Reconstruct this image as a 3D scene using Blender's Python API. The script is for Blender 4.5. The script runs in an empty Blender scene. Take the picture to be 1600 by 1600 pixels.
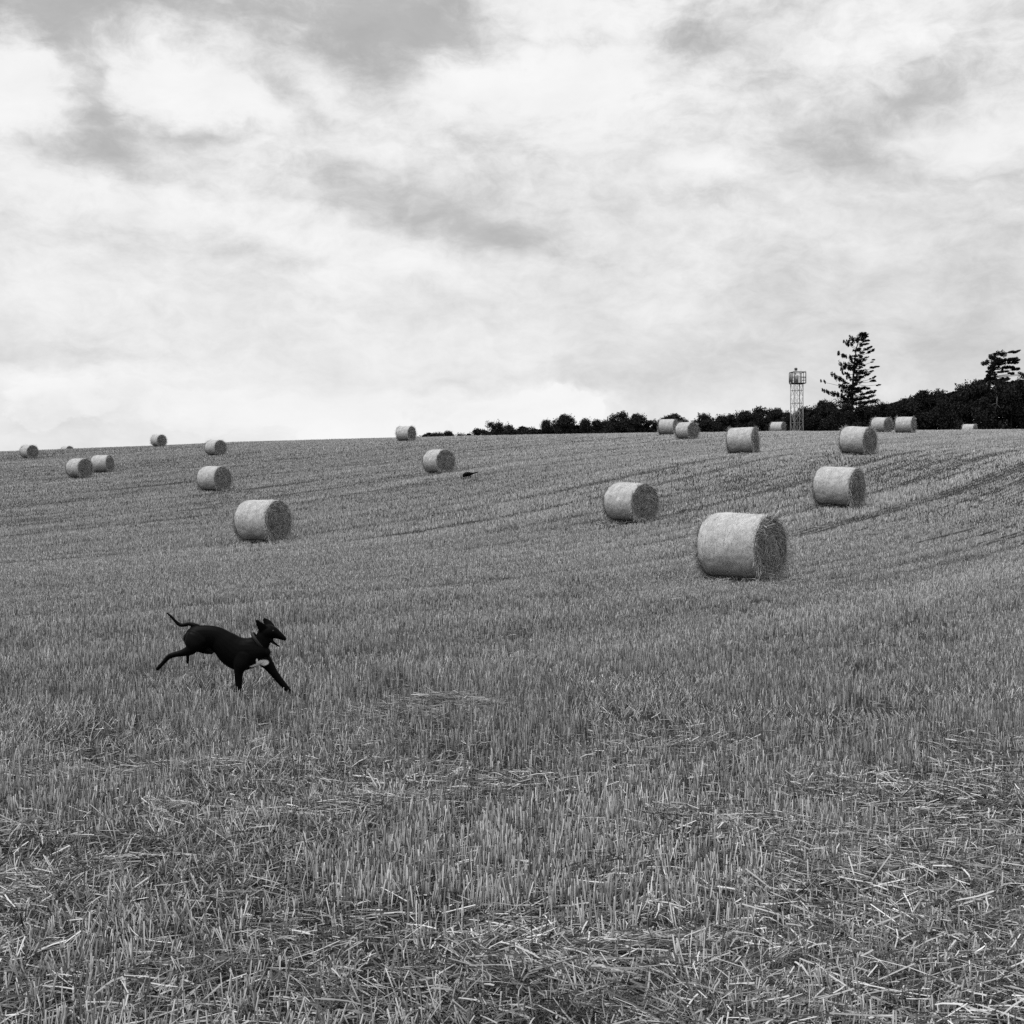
import bpy, math, random
import numpy as np
from mathutils import Vector, Matrix

R = math.radians
rng = np.random.default_rng(7)
random.seed(7)
C = bpy.context.scene.collection
scene = bpy.context.scene

# ------------------------------------------------------------------ camera
EYE = 1.6
F = 2286.0                      # focal length in pixels of the 1600 px photograph
cam_d = bpy.data.cameras.new("camera")
cam = bpy.data.objects.new("camera", cam_d)
C.objects.link(cam)
cam.location = (0, 0, EYE)
cam.rotation_euler = (R(90), 0, 0)
cam_d.sensor_width = 36
cam_d.lens = 36 * F / 1600
cam_d.clip_start = 0.1
cam_d.clip_end = 8000
scene.camera = cam
scene.render.resolution_x = scene.render.resolution_y = 1024

# ------------------------------------------------------------------ view
scene.view_settings.view_transform = 'Standard'
scene.view_settings.look = 'None'
scene.view_settings.exposure = 0.16
scene.view_settings.gamma = 1.0
scene.cycles.max_bounces = 5
scene.cycles.diffuse_bounces = 3
scene.cycles.glossy_bounces = 2
scene.cycles.use_denoising = False

# ------------------------------------------------------------------ sun
SUN_EL, SUN_AZ = 64.0, -125.0       # azimuth clockwise from the view direction
sd = bpy.data.lights.new("sun", 'SUN')
sd.energy = 2.3
sd.angle = R(12)
sd.color = (1.0, 1.0, 1.0)
sun = bpy.data.objects.new("sun", sd)
C.objects.link(sun)
sv = Vector((math.sin(R(SUN_AZ)) * math.cos(R(SUN_EL)), math.cos(R(SUN_AZ)) * math.cos(R(SUN_EL)), math.sin(R(SUN_EL))))
sun.rotation_euler = sv.to_track_quat('Z', 'Y').to_euler()

# ------------------------------------------------------------------ world: Nishita luminance behind broken cloud
world = bpy.data.worlds.new("World")
scene.world = world
world.use_nodes = True
nt = world.node_tree
nt.nodes.clear()


def N(tree, kind, **kw):
    n = tree.nodes.new(kind)
    for k, v in kw.items():
        setattr(n, k, v)
    return n


def M(tree, op, a, b=None, c=None, clamp=False):
    n = tree.nodes.new('ShaderNodeMath')
    n.operation = op
    n.use_clamp = clamp
    for i, v in enumerate((a, b, c)):
        if v is None:
            continue
        if isinstance(v, (int, float)):
            n.inputs[i].default_value = v
        else:
            tree.links.new(v, n.inputs[i])
    return n.outputs[0]


def noise(tree, vec, scale, detail=4, rough=0.55, dist=0.0, out=0):
    n = tree.nodes.new('ShaderNodeTexNoise')
    n.inputs['Scale'].default_value = scale
    n.inputs['Detail'].default_value = detail
    n.inputs['Roughness'].default_value = rough
    n.inputs['Distortion'].default_value = dist
    if vec is not None:
        tree.links.new(vec, n.inputs['Vector'])
    return n.outputs[out]


def build_world():
    t = nt
    tc = N(t, 'ShaderNodeTexCoord')
    sep = N(t, 'ShaderNodeSeparateXYZ')
    t.links.new(tc.outputs['Generated'], sep.inputs[0])
    x, y, z = sep.outputs
    az = M(t, 'ARCTAN2', x, y)
    el = M(t, 'ARCSINE', M(t, 'MINIMUM', M(t, 'MAXIMUM', z, -1.0), 1.0))
    cv = N(t, 'ShaderNodeCombineXYZ')
    t.links.new(M(t, 'MULTIPLY', az, 10.0), cv.inputs[0])
    t.links.new(M(t, 'MULTIPLY', el, 10.0), cv.inputs[1])
    P = cv.outputs[0]                      # ten units per radian

    def warp(vec, scale, amount, detail, seed):
        mp = N(t, 'ShaderNodeMapping')
        mp.inputs['Location'].default_value = (seed, seed * 0.7, seed * 1.3)
        mp.inputs['Scale'].default_value = (0.75, 1.2, 1)
        t.links.new(vec, mp.inputs[0])
        nn = noise(t, mp.outputs[0], scale, detail, 0.6, 0, 1)
        sub = N(t, 'ShaderNodeVectorMath', operation='SUBTRACT')
        t.links.new(nn, sub.inputs[0])
        sub.inputs[1].default_value = (0.5, 0.5, 0.5)
        ma = N(t, 'ShaderNodeVectorMath', operation='MULTIPLY_ADD')
        t.links.new(sub.outputs[0], ma.inputs[0])
        ma.inputs[1].default_value = (amount, amount * 0.75, 0)
        t.links.new(vec, ma.inputs[2])
        return ma.outputs[0]
    W = warp(P, 1.5, 0.40, 3, 3.1)
    W1 = W
    W = warp(W, 3.4, 0.42, 9, 8.7)

    # cloud masses (azimuth px, elevation px, half sizes px, clockwise tilt, amount), 1 px = 1/2286 rad
    blobs = [
        (150, 20, 260, 45, 0, -.26), (650, 40, 150, 62, 12, -.30), (330, 5, 200, 30, 0, -.12),
        (290, 105, 135, 62, 5, .22), (25, 150, 75, 62, 25, .22), (140, 130, 30, 90, -35, -.26),
        (120, 245, 120, 30, 6, -.20), (450, 122, 70, 26, 18, -.28), (510, 140, 65, 18, 28, .16),
        (430, 215, 120, 42, 15, .12), (330, 205, 110, 18, -6, -.18), (590, 290, 190, 34, 18, -.17),
        (790, 370, 90, 44, 22, -.17), (400, 395, 90, 24, 12, -.11), (560, 335, 110, 18, 12, -.06),
        (720, 120, 80, 40, -18, .20), (900, 130, 170, 62, 8, .20), (950, 20, 150, 40, 0, .10),
        (1085, 68, 60, 24, 0, -.19), (925, 66, 60, 14, 0, -.10), (1235, 30, 70, 28, 10, -.10),
        (1430, 148, 85, 30, -14, -.26), (1215, 150, 80, 40, 20, -.12), (1310, 235, 75, 26, 20, -.14),
        (1190, 245, 70, 16, 0, -.10), (1110, 268, 52, 22, -8, .15), (1340, 75, 110, 30, 8, .10),
        (1150, 308, 45, 20, 0, -.09), (1360, 322, 60, 14, 10, -.08), (1540, 110, 60, 40, 0, .05),
        (1540, 225, 70, 26, 0, .10), (1530, 275, 90, 10, 0, -.07), (640, 410, 130, 30, 16, .08),
        (850, 420, 100, 24, 10, .06), (250, 320, 260, 36, 8, .10), (100, 280, 140, 24, 8, .06), (480, 465, 120, 14, 10, -.05),
        (500, 655, 800, 46, 0, .07), (590, 110, 60, 30, 30, -.08), (70, 552, 170, 16, 0, -.08), (130, 590, 150, 20, -3, .07), (110, 655, 200, 26, 2, -.08),
        (815, 642, 78, 24, 0, .22), (905, 625, 34, 14, 0, .16), (740, 600, 120, 12, 0, -.06), (960, 590, 100, 20, 0, -.06), (545, 640, 60, 36, 0, .12),
        (600, 672, 90, 14, 0, .10), (1400, 560, 320, 90, 0, -.10), (1020, 600, 120, 50, 0, -.05),
        (1560, 420, 120, 90, 0, -.07), (700, 560, 220, 50, 0, .05), (250, 440, 260, 60, 0, .05)]
    acc = None
    for (u, v, su, sv_, rot, amp) in blobs:
        a = math.atan((u - 800) / F)
        e = math.atan((800 - v) / F * math.cos(a))
        mp = N(t, 'ShaderNodeMapping', vector_type='TEXTURE')
        mp.inputs['Location'].default_value = (a * 10, e * 10, 0)
        mp.inputs['Rotation'].default_value = (0, 0, R(-rot))
        mp.inputs['Scale'].default_value = (su / F * 10, sv_ / F * 10, 1)
        t.links.new(W, mp.inputs[0])
        dt = N(t, 'ShaderNodeVectorMath', operation='DOT_PRODUCT')
        t.links.new(mp.outputs[0], dt.inputs[0])
        t.links.new(mp.outputs[0], dt.inputs[1])
        g = M(t, 'POWER', 0.45, dt.outputs['Value'])
        acc = M(t, 'MULTIPLY_ADD', g, amp * (1.3 if amp > 0 else 1.15), acc if acc is not None else 0.0)
    # low heaped clouds with firm heads standing on the horizon
    Hd = warp(W, 9.0, 0.16, 5, 5.5)
    for (u, v, su, sv_, amp) in [(810, 665, 98, 50, .13), (895, 655, 50, 48, .10), (560, 690, 90, 58, .10), (92, 625, 78, 40, .08), (185, 630, 62, 34, .05),
                                 (330, 640, 120, 34, .05), (455, 640, 60, 30, .05)]:
        a = math.atan((u - 800) / F)
        e = math.atan((800 - v) / F * math.cos(a))
        mp = N(t, 'ShaderNodeMapping', vector_type='TEXTURE')
        mp.inputs['Location'].default_value = (a * 10, e * 10, 0)
        mp.inputs['Scale'].default_value = (su / F * 10, sv_ / F * 10, 1)
        t.links.new(Hd, mp.inputs[0])
        dt = N(t, 'ShaderNodeVectorMath', operation='DOT_PRODUCT')
        t.links.new(mp.outputs[0], dt.inputs[0])
        t.links.new(mp.outputs[0], dt.inputs[1])
        mr = N(t, 'ShaderNodeMapRange', interpolation_type='SMOOTHSTEP')
        t.links.new(dt.outputs['Value'], mr.inputs['Value'])
        mr.inputs['From Min'].default_value = 1.12
        mr.inputs['From Max'].default_value = 0.72
        acc = M(t, 'MULTIPLY_ADD', mr.outputs[0], amp, acc)
    # texture inside the cloud
    mp = N(t, 'ShaderNodeMapping')
    mp.inputs['Scale'].default_value = (0.85, 1.45, 1)
    t.links.new(W1, mp.inputs[0])
    n1 = noise(t, mp.outputs[0], 1.6, 10, 0.66)
    n2 = noise(t, mp.outputs[0], 0.55, 3, 0.5)
    n3 = noise(t, mp.outputs[0], 5.5, 7, 0.68)
    # billows: rounded heads with creased gaps between them
    bil = M(t, 'SUBTRACT', 0.22, M(t, 'ABSOLUTE', M(t, 'SUBTRACT', noise(t, mp.outputs[0], 2.6, 5, 0.55), 0.5)))
    tex = M(t, 'ADD', M(t, 'MULTIPLY', M(t, 'SUBTRACT', n1, 0.5), 0.68), M(t, 'MULTIPLY', M(t, 'SUBTRACT', n2, 0.5), 0.20))
    tex = M(t, 'ADD', tex, M(t, 'MULTIPLY', M(t, 'SUBTRACT', n3, 0.5), 0.34))
    tex = M(t, 'ADD', tex, M(t, 'MULTIPLY', M(t, 'SUBTRACT', bil, 0.12), 0.26))
    # the breaks in the cloud close up towards the horizon
    fade = M(t, 'MULTIPLY_ADD', M(t, 'MULTIPLY', el, 3.4, clamp=True), 0.72, 0.28)
    tex = M(t, 'MULTIPLY', tex, fade)
    cover = M(t, 'ADD', M(t, 'ADD', acc, tex), 0.685)
    mr = N(t, 'ShaderNodeMapRange', interpolation_type='SMOOTHSTEP')
    t.links.new(cover, mr.inputs['Value'])
    mr.inputs['From Min'].default_value = 0.36
    mr.inputs['From Max'].default_value = 0.90
    cov = mr.outputs[0]
    sky = N(t, 'ShaderNodeTexSky', sky_type='NISHITA')
    sky.sun_disc = False
    sky.sun_elevation = R(SUN_EL)
    sky.sun_rotation = R(SUN_AZ)
    bw = N(t, 'ShaderNodeRGBToBW')
    t.links.new(sky.outputs[0], bw.inputs[0])
    clear = M(t, 'ADD', M(t, 'MULTIPLY_ADD', bw.outputs[0], 0.25, 3.7), M(t, 'MULTIPLY', M(t, 'SUBTRACT', n1, .5), 2.0))
    mix = N(t, 'ShaderNodeMix', data_type='FLOAT')
    t.links.new(cov, mix.inputs[0])
    t.links.new(clear, mix.inputs[2])
    n4 = noise(t, mp.outputs[0], 1.1, 7, 0.6)
    t.links.new(M(t, 'MULTIPLY_ADD', M(t, 'SUBTRACT', n4, 0.5), 2.6, 8.15), mix.inputs[3])
    bg = N(t, 'ShaderNodeBackground')
    t.links.new(mix.outputs[0], bg.inputs['Color'])
    bg.inputs['Strength'].default_value = 0.1
    out = N(t, 'ShaderNodeOutputWorld')
    t.links.new(bg.outputs[0], out.inputs['Surface'])


build_world()


# ------------------------------------------------------------------ terrain height (thin plate spline through surveyed spots)
def P(u, y, d, low=0.1):
    return ((u - 800) * d / F, d, EYE + (800 - y) * d / F - low)


BALES = [  # u of the middle, y of the base, distance, share of end in view, label
    (1163, 901, 28.2, .50, "largest round straw bale, nearest of all, right of centre with loose straw at its end"),
    (1314, 787, 49, .44, "round straw bale upslope behind the largest bale, to its right"),
    (987, 815, 46.5, .68, "round straw bale left of the largest bale, straws hanging from its end"),
    (408, 846, 45.7, .68, "large round straw bale alone on the left of the field above the running dog"),
    (333, 766, 77, .72, "round straw bale higher up the slope behind the large left bale"),
    (685, 738, 77.5, .80, "round straw bale near the middle just left of the far small dark dog"),
    (1162, 708, 75, .30, "round straw bale showing mostly its side, below the crest pair left of the tower"),
    (1343, 704, 68, .52, "round straw bale below the tall conifer, in front of the two bales at the wood"),
    (1074, 685, 111, .66, "front bale of the pair near the crest left of the tower"),
    (1044, 678, 127, .30, "rear bale of the pair near the crest, half behind its neighbour"),
    (1379, 675, 121, .55, "left bale of the two standing before the wood right of the tall conifer"),
    (1416, 676, 116, .28, "right bale of the two standing before the wood right of the tall conifer"),
    (122, 745, 100, .80, "front left bale of the overlapping pair on the far left slope"),
    (158, 738, 107, .48, "rear right bale of the overlapping pair on the far left slope"),
    (44, 716, 147, .86, "small bale nearest the left edge of the picture below the skyline"),
    (247, 697, 162, .85, "small bale standing on the left skyline between the left edge and the centre"),
    (336, 710, 121, .78, "small bale just under the left skyline right of the skyline bale"),
    (634, 688, 133, .60, "small bale on the skyline just left of where the tree line begins"),
    (1216, 678, 156, .36, "small bale partly sunk behind the crest just left of the lattice tower"),
    (1516, 680, 164, .34, "bale sunk behind the crest under the ragged conifer at far right"),
    (104, 711.5, 202, .85, "bale of which only the top shows over the far left skyline"),
]
pts = [P(u, y, d) for (u, y, d, c, l) in BALES[:18]]
crest = [(0, 705, 172), (120, 700, 170), (350, 690, 165), (550, 685, 158), (750, 680.5, 152), (900, 677.5, 150),
         (1100, 675.5, 148), (1240, 673.5, 143), (1400, 672, 140), (1600, 671, 138)]
for (u, y, d) in crest:
    pts += [P(u, y, d), P(u, y + 7, d + 22), P(u, y + 24, d + 65), P(u, y + 46, d + 150)]
for d in (-6, 0, 4, 8, 12, 16, 20):
    for x in (-12, -4, 4, 12):
        pts.append((x, d, 0))
for (u, y, d) in [(-300, 712, 165), (1900, 669, 138), (-300, 840, 60), (1900, 800, 50)]:
    pts.append(P(u, y, d))
pts = np.array(pts, float)


def tps_fit(p, lam):
    n = len(p)
    S = p[:, :2] / 50
    r = np.hypot(S[:, None, 0] - S[None, :, 0], S[:, None, 1] - S[None, :, 1])
    K = np.where(r > 0, r * r * np.log(r + 1e-9), 0) + lam * np.eye(n)
    Q = np.c_[np.ones(n), S]
    A = np.block([[K, Q], [Q.T, np.zeros((3, 3))]])
    return np.linalg.solve(A, np.r_[p[:, 2], 0, 0, 0]), S


TW, TS = tps_fit(pts, 0.02)


def sstep(a, b, x):
    t = np.clip((x - a) / (b - a), 0, 1)
    return t * t * (3 - 2 * t)


def height(x, y):
    x = np.atleast_1d(np.asarray(x, float)).ravel()
    y = np.atleast_1d(np.asarray(y, float)).ravel()
    out = np.empty(len(x))
    for i in range(0, len(x), 20000):
        a, b = x[i:i + 20000] / 50, y[i:i + 20000] / 50
        r2 = (a[:, None] - TS[:, 0]) ** 2 + (b[:, None] - TS[:, 1]) ** 2
        out[i:i + 20000] = (0.5 * r2 * np.log(r2 + 1e-12)) @ TW[:-3] + TW[-3] + TW[-2] * a + TW[-1] * b
    rho = np.hypot(x / 150, (y - 150) / 190)
    k = sstep(0.95, 1.7, rho)
    k = np.where(y < 60, np.maximum(k * 1.0, sstep(20, 60, -y)), k)
    far = np.where(y < 40, 0.0, 2.0)
    return out * (1 - k) + far * k


def hz(x, y):
    return float(height(x, y)[0])


# smooth value noise on the ground plan, for patches, clumps and rows
class VNoise:
    def __init__(s, seed, n=256):
        s.n = n
        s.g = np.random.default_rng(seed).random((n, n))

    def __call__(s, x, y):
        xi, yi = np.floor(x).astype(int), np.floor(y).astype(int)
        fx, fy = x - xi, y - yi
        fx, fy = fx * fx * (3 - 2 * fx), fy * fy * (3 - 2 * fy)
        g, n = s.g, s.n
        a = g[xi % n, yi % n] * (1 - fx) + g[(xi + 1) % n, yi % n] * fx
        b = g[xi % n, (yi + 1) % n] * (1 - fx) + g[(xi + 1) % n, (yi + 1) % n] * fx
        return a * (1 - fy) + b * fy


v1, v2, v3, v4, v5, v6 = [VNoise(k) for k in (11, 12, 13, 14, 15, 16)]


def rowcoord(x, y):        # constant along a drill row; rows run away to the right and bend
    return y - (0.2 * x + 1.4 * 9 * np.log1p(np.exp((x + 14) / 9)))


def rowscale(x, y):        # metres across the rows per unit of rowcoord
    g = 0.2 + 1.4 / (1 + np.exp(-(x + 14) / 9))
    return 1 / np.sqrt(1 + g * g)


def pix_to_ground(u, y):
    d = np.arange(4, 200, 0.25)
    x = (u - 800) * d / F
    yy = 800 - (height(x, d) + 0.1 * (d > 25) - EYE) / d * F
    i = int(np.argmax(yy <= y))
    return x[i], d[i]


# wheel tracks: row coordinates through points seen in the field
TRACKS = []
for (u, y, w) in [(1480, 731, .34), (1490, 768, .34), (1240, 908, .26), (1540, 935, .13), (620, 747, .36), (250, 757, .3), (1330, 690, .3),
                  (1130, 730, .26), (900, 700, .3), (500, 700, .3), (1590, 850, .25), (180, 800, .25), (700, 800, .22), (930, 850, .2),
                  (400, 720, .3), (1000, 705, .3), (1550, 690, .3), (100, 770, .3)]:
    gx, gy = pix_to_ground(u, y)
    TRACKS.append((float(rowcoord(gx, gy)), w))


for k_, s0_ in enumerate(np.arange(-40, 190, 2.3)):
    TRACKS.append((float(s0_ + 0.5 * math.sin(k_ * 2.7)), .11 + .05 * math.sin(k_ * 1.9)))


def track_mask(x, y):
    s = rowcoord(x, y)
    sc = rowscale(x, y)
    m = np.zeros_like(s)
    wob = (v5(x * 0.35, y * 0.35) - 0.5) * 0.35
    far_ = sstep(20, 34, np.hypot(x, y))
    for (s0, w) in TRACKS:
        dd = np.abs(s - s0) * sc + wob * 0.6
        part = 0.5 + 0.5 * v6(x * 0.13 + s0, y * 0.13)
        m = np.maximum(m, (1 - sstep(w * 0.55, w * 1.25, dd)) * part * (1.0 if w > .18 else far_ * .8) * (0.35 + 0.65 * far_))
    return m


# bent row noise: bands that follow the rows
def bands(x, y):
    s = rowcoord(x, y) * rowscale(x, y) ** 0.5
    al = (x * 0.6 + y * 0.8)
    return (0.42 * v1(s * 0.42 + 31, al * 0.03) + 0.33 * v2(s * 1.3 + 7, al * 0.05) + 0.25 * v3(s * 3.1, al * 0.09)) - 0.5


# ------------------------------------------------------------------ materials (the film is black and white: every tone is grey)
def new_mat(name, rough=0.8, spec=0.2):
    m = bpy.data.materials.new(name)
    m.use_nodes = True
    b = m.node_tree.nodes['Principled BSDF']
    b.inputs['Roughness'].default_value = rough
    b.inputs['Specular IOR Level'].default_value = spec
    return m, m.node_tree, b


def grey_mat(name, lo, hi, scale, rough=0.8, spec=0.2, detail=5, bump=0.0, stretch=None):
    m, t, b = new_mat(name, rough, spec)
    tc = N(t, 'ShaderNodeTexCoord')
    vec = tc.outputs['Object']
    if stretch:
        mp = N(t, 'ShaderNodeMapping')
        mp.inputs['Scale'].default_value = stretch
        t.links.new(vec, mp.inputs[0])
        vec = mp.outputs[0]
    n = noise(t, vec, scale, detail, 0.6)
    r = N(t, 'ShaderNodeValToRGB')
    r.color_ramp.elements[0].position = 0.3
    r.color_ramp.elements[1].position = 0.7
    r.color_ramp.elements[0].color = (lo, lo, lo, 1)
    r.color_ramp.elements[1].color = (hi, hi, hi, 1)
    t.links.new(n, r.inputs[0])
    t.links.new(r.outputs[0], b.inputs['Base Color'])
    if bump:
        bp = N(t, 'ShaderNodeBump')
        bp.inputs['Strength'].default_value = bump
        bp.inputs['Distance'].default_value = 0.01
        t.links.new(n, bp.inputs['Height'])
        t.links.new(bp.outputs[0], b.inputs['Normal'])
    return m


def tone_mat(name, gain=1.0, rough=0.6, spec=0.25, trans=0.0):
    m, t, b = new_mat(name, rough, spec)
    at = N(t, 'ShaderNodeAttribute', attribute_name='tone')
    c = N(t, 'ShaderNodeCombineXYZ')
    v = M(t, 'MULTIPLY', at.outputs['Fac'], gain)
    for i in range(3):
        t.links.new(v, c.inputs[i])
    t.links.new(c.outputs[0], b.inputs['Base Color'])
    return m


MAT_STRAW = tone_mat("straw_stems", 1.0, 0.55, 0.3)
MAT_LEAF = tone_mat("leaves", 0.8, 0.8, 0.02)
MAT_BARK = grey_mat("bark", 0.010, 0.025, 3, 0.9, 0.1)
MAT_PALE_BARK = grey_mat("pale_bark", 0.05, 0.12, 3, 0.9, 0.1)
MAT_STEEL = grey_mat("galvanised_steel", 0.16, 0.26, 2, 0.5, 0.4)
MAT_DARKSTEEL = grey_mat("dark_steel", 0.05, 0.09, 2, 0.6, 0.3)  # darker steel tone for the cage, mast and beacon
MAT_BALE = None


def soil_material():
    m, t, b = new_mat("stubble_soil", 0.95, 0.05)
    tc = N(t, 'ShaderNodeTexCoord')
    geo = tc.outputs['Object']
    a = noise(t, geo, 9, 6, 0.65)
    c = noise(t, geo, 0.7, 3, 0.5)
    v = M(t, 'ADD', M(t, 'MULTIPLY', a, 0.035), M(t, 'MULTIPLY', c, 0.02))
    cc = N(t, 'ShaderNodeCombineXYZ')
    for i in range(3):
        t.links.new(v, cc.inputs[i])
    t.links.new(cc.outputs[0], b.inputs['Base Color'])
    bp = N(t, 'ShaderNodeBump')
    bp.inputs['Strength'].default_value = 0.8
    bp.inputs['Distance'].default_value = 0.02
    t.links.new(a, bp.inputs['Height'])
    t.links.new(bp.outputs[0], b.inputs['Normal'])
    return m


# ------------------------------------------------------------------ mesh helpers
def mesh_np(name, verts, quads, mat, tone=None, parent=None, smooth=False, tris=None):
    me = bpy.data.meshes.new(name)
    verts = np.asarray(verts, np.float32)
    nq = 0 if quads is None else len(quads)
    ntr = 0 if tris is None else len(tris)
    me.vertices.add(len(verts))
    me.vertices.foreach_set('co', verts.ravel())
    idx = []
    if nq:
        idx.append(np.asarray(quads, np.int32).ravel())
    if ntr:
        idx.append(np.asarray(tris, np.int32).ravel())
    idx = np.concatenate(idx)
    me.loops.add(len(idx))
    me.loops.foreach_set('vertex_index', idx)
    starts = np.concatenate([np.arange(nq) * 4, nq * 4 + np.arange(ntr) * 3]).astype(np.int32)
    me.polygons.add(nq + ntr)
    me.polygons.foreach_set('loop_start', starts)
    if smooth:
        me.polygons.foreach_set('use_smooth', np.ones(nq + ntr, bool))
    if tone is not None:
        at = me.attributes.new('tone', 'FLOAT', 'POINT')
        at.data.foreach_set('value', np.asarray(tone, np.float32))
    me.materials.append(mat)
    me.update(calc_edges=True)
    o = bpy.data.objects.new(name, me)
    C.objects.link(o)
    if parent is not None:
        o.parent = parent
    return o


def tag(o, label=None, cat=None, group=None, kind=None):
    if label:
        o['label'] = label
    if cat:
        o['category'] = cat
    if group:
        o['group'] = group
    if kind:
        o['kind'] = kind
    return o


def empty(name, loc, rz=0.0):
    o = bpy.data.objects.new(name, None)
    o.empty_display_size = 0.3
    C.objects.link(o)
    o.location = loc
    o.rotation_euler = (0, 0, rz)
    return o


def copy_tree(o, parent=None):
    c = o.copy()
    C.objects.link(c)
    if parent is not None:
        c.parent = parent
    for ch in [k for k in bpy.data.objects if k.parent == o]:
        copy_tree(ch, c)
    return c


def strips(base, d, length, width, side, bend=None):
    """two-segment flat strips. base (n,3), d unit dir (n,3), side unit (n,3)"""
    n = len(base)
    L = length[:, None]
    w = side * (width[:, None] * 0.5)
    mid = base + d * L * 0.5
    tip = base + d * L
    if bend is not None:
        tip = tip + bend * L
        mid = mid + bend * L * 0.25
    V = np.stack([base - w, base + w, mid - w, mid + w, tip - w * 0.7, tip + w * 0.7], 1).reshape(-1, 3)
    b = np.arange(n)[:, None] * 6
    Q = np.stack([b + [0, 1, 3, 2], b + [2, 3, 5, 4]], 1).reshape(-1, 4)
    return V, Q


def flat_quads(base, d, length, width, side):
    n = len(base)
    L = length[:, None]
    w = side * (width[:, None] * 0.5)
    tip = base + d * L
    V = np.stack([base - w, base + w, tip + w, tip - w], 1).reshape(-1, 3)
    Q = (np.arange(n)[:, None] * 4 + np.arange(4)[None])
    return V, Q


def prisms(base, d, length, width, side):
    """three-sided stalks, open at the foot"""
    n = len(base)
    L = length[:, None]
    r = width[:, None] * 0.56
    s2 = np.cross(d, side)
    ring = []
    for k in range(3):
        a = 2 * math.pi * k / 3
        ring.append((side * math.cos(a) + s2 * math.sin(a)) * r)
    V = np.stack([base + ring[0], base + ring[1], base + ring[2],
                  base + d * L + ring[0] * .9, base + d * L + ring[1] * .9, base + d * L + ring[2] * .9], 1).reshape(-1, 3)
    b = np.arange(n)[:, None] * 6
    Q = np.stack([b + [0, 1, 4, 3], b + [1, 2, 5, 4], b + [2, 0, 3, 5]], 1).reshape(-1, 4)
    T = b + [3, 4, 5]
    return V, Q, T


def norm(a):
    return a / np.maximum(np.linalg.norm(a, axis=1, keepdims=True), 1e-9)


# ------------------------------------------------------------------ ground
def build_ground():
    def axis(lo, hi, step, far, nfar):
        a = np.arange(lo, hi + 1e-6, step)
        g = np.geomspace(1, far, nfar)
        return np.concatenate([lo - g[::-1], a, hi + g])
    xs = axis(-130, 130, 1.0, 3500, 22)
    ys = axis(-10, 330, 0.8, 3500, 22)
    X, Y = np.meshgrid(xs, ys)
    Z = height(X.ravel(), Y.ravel())
    near = (np.abs(X.ravel()) < 140) & (Y.ravel() < 340) & (Y.ravel() > -12)
    Z += np.where(near, (v4(X.ravel() * 0.9, Y.ravel() * 0.9) - 0.5) * 0.05, 0)
    V = np.c_[X.ravel(), Y.ravel(), Z]
    nx, ny = len(xs), len(ys)
    i = np.arange(nx - 1)[None, :] + np.arange(ny - 1)[:, None] * nx
    i = i.ravel()
    Q = np.stack([i, i + 1, i + 1 + nx, i + nx], 1)
    o = mesh_np("ground", V, Q, soil_material(), smooth=True)
    tag(o, "dark soil of the harvested field rising to a gentle crest", kind='structure')


build_ground()


def ground_z(x, y):
    return height(x, y) + (v4(x * 0.9, y * 0.9) - 0.5) * 0.05


def litter_density(x, y):
    n = 0.5 * v2(x * 0.9 + 50, y * 0.6) + 0.3 * v3(x * 2.4, y * 1.7) + 0.2 * v1(x * 5, y * 4)
    base = sstep(0.38, 0.64, n)
    nearer = 1 - sstep(4.5, 15, y + 3 * (v4(x * 0.5 + 8, y * 0.5) - .5))
    return np.clip(base * (0.30 + 0.6 * nearer) + 0.07 + 0.36 * nearer, 0, 1)


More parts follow.
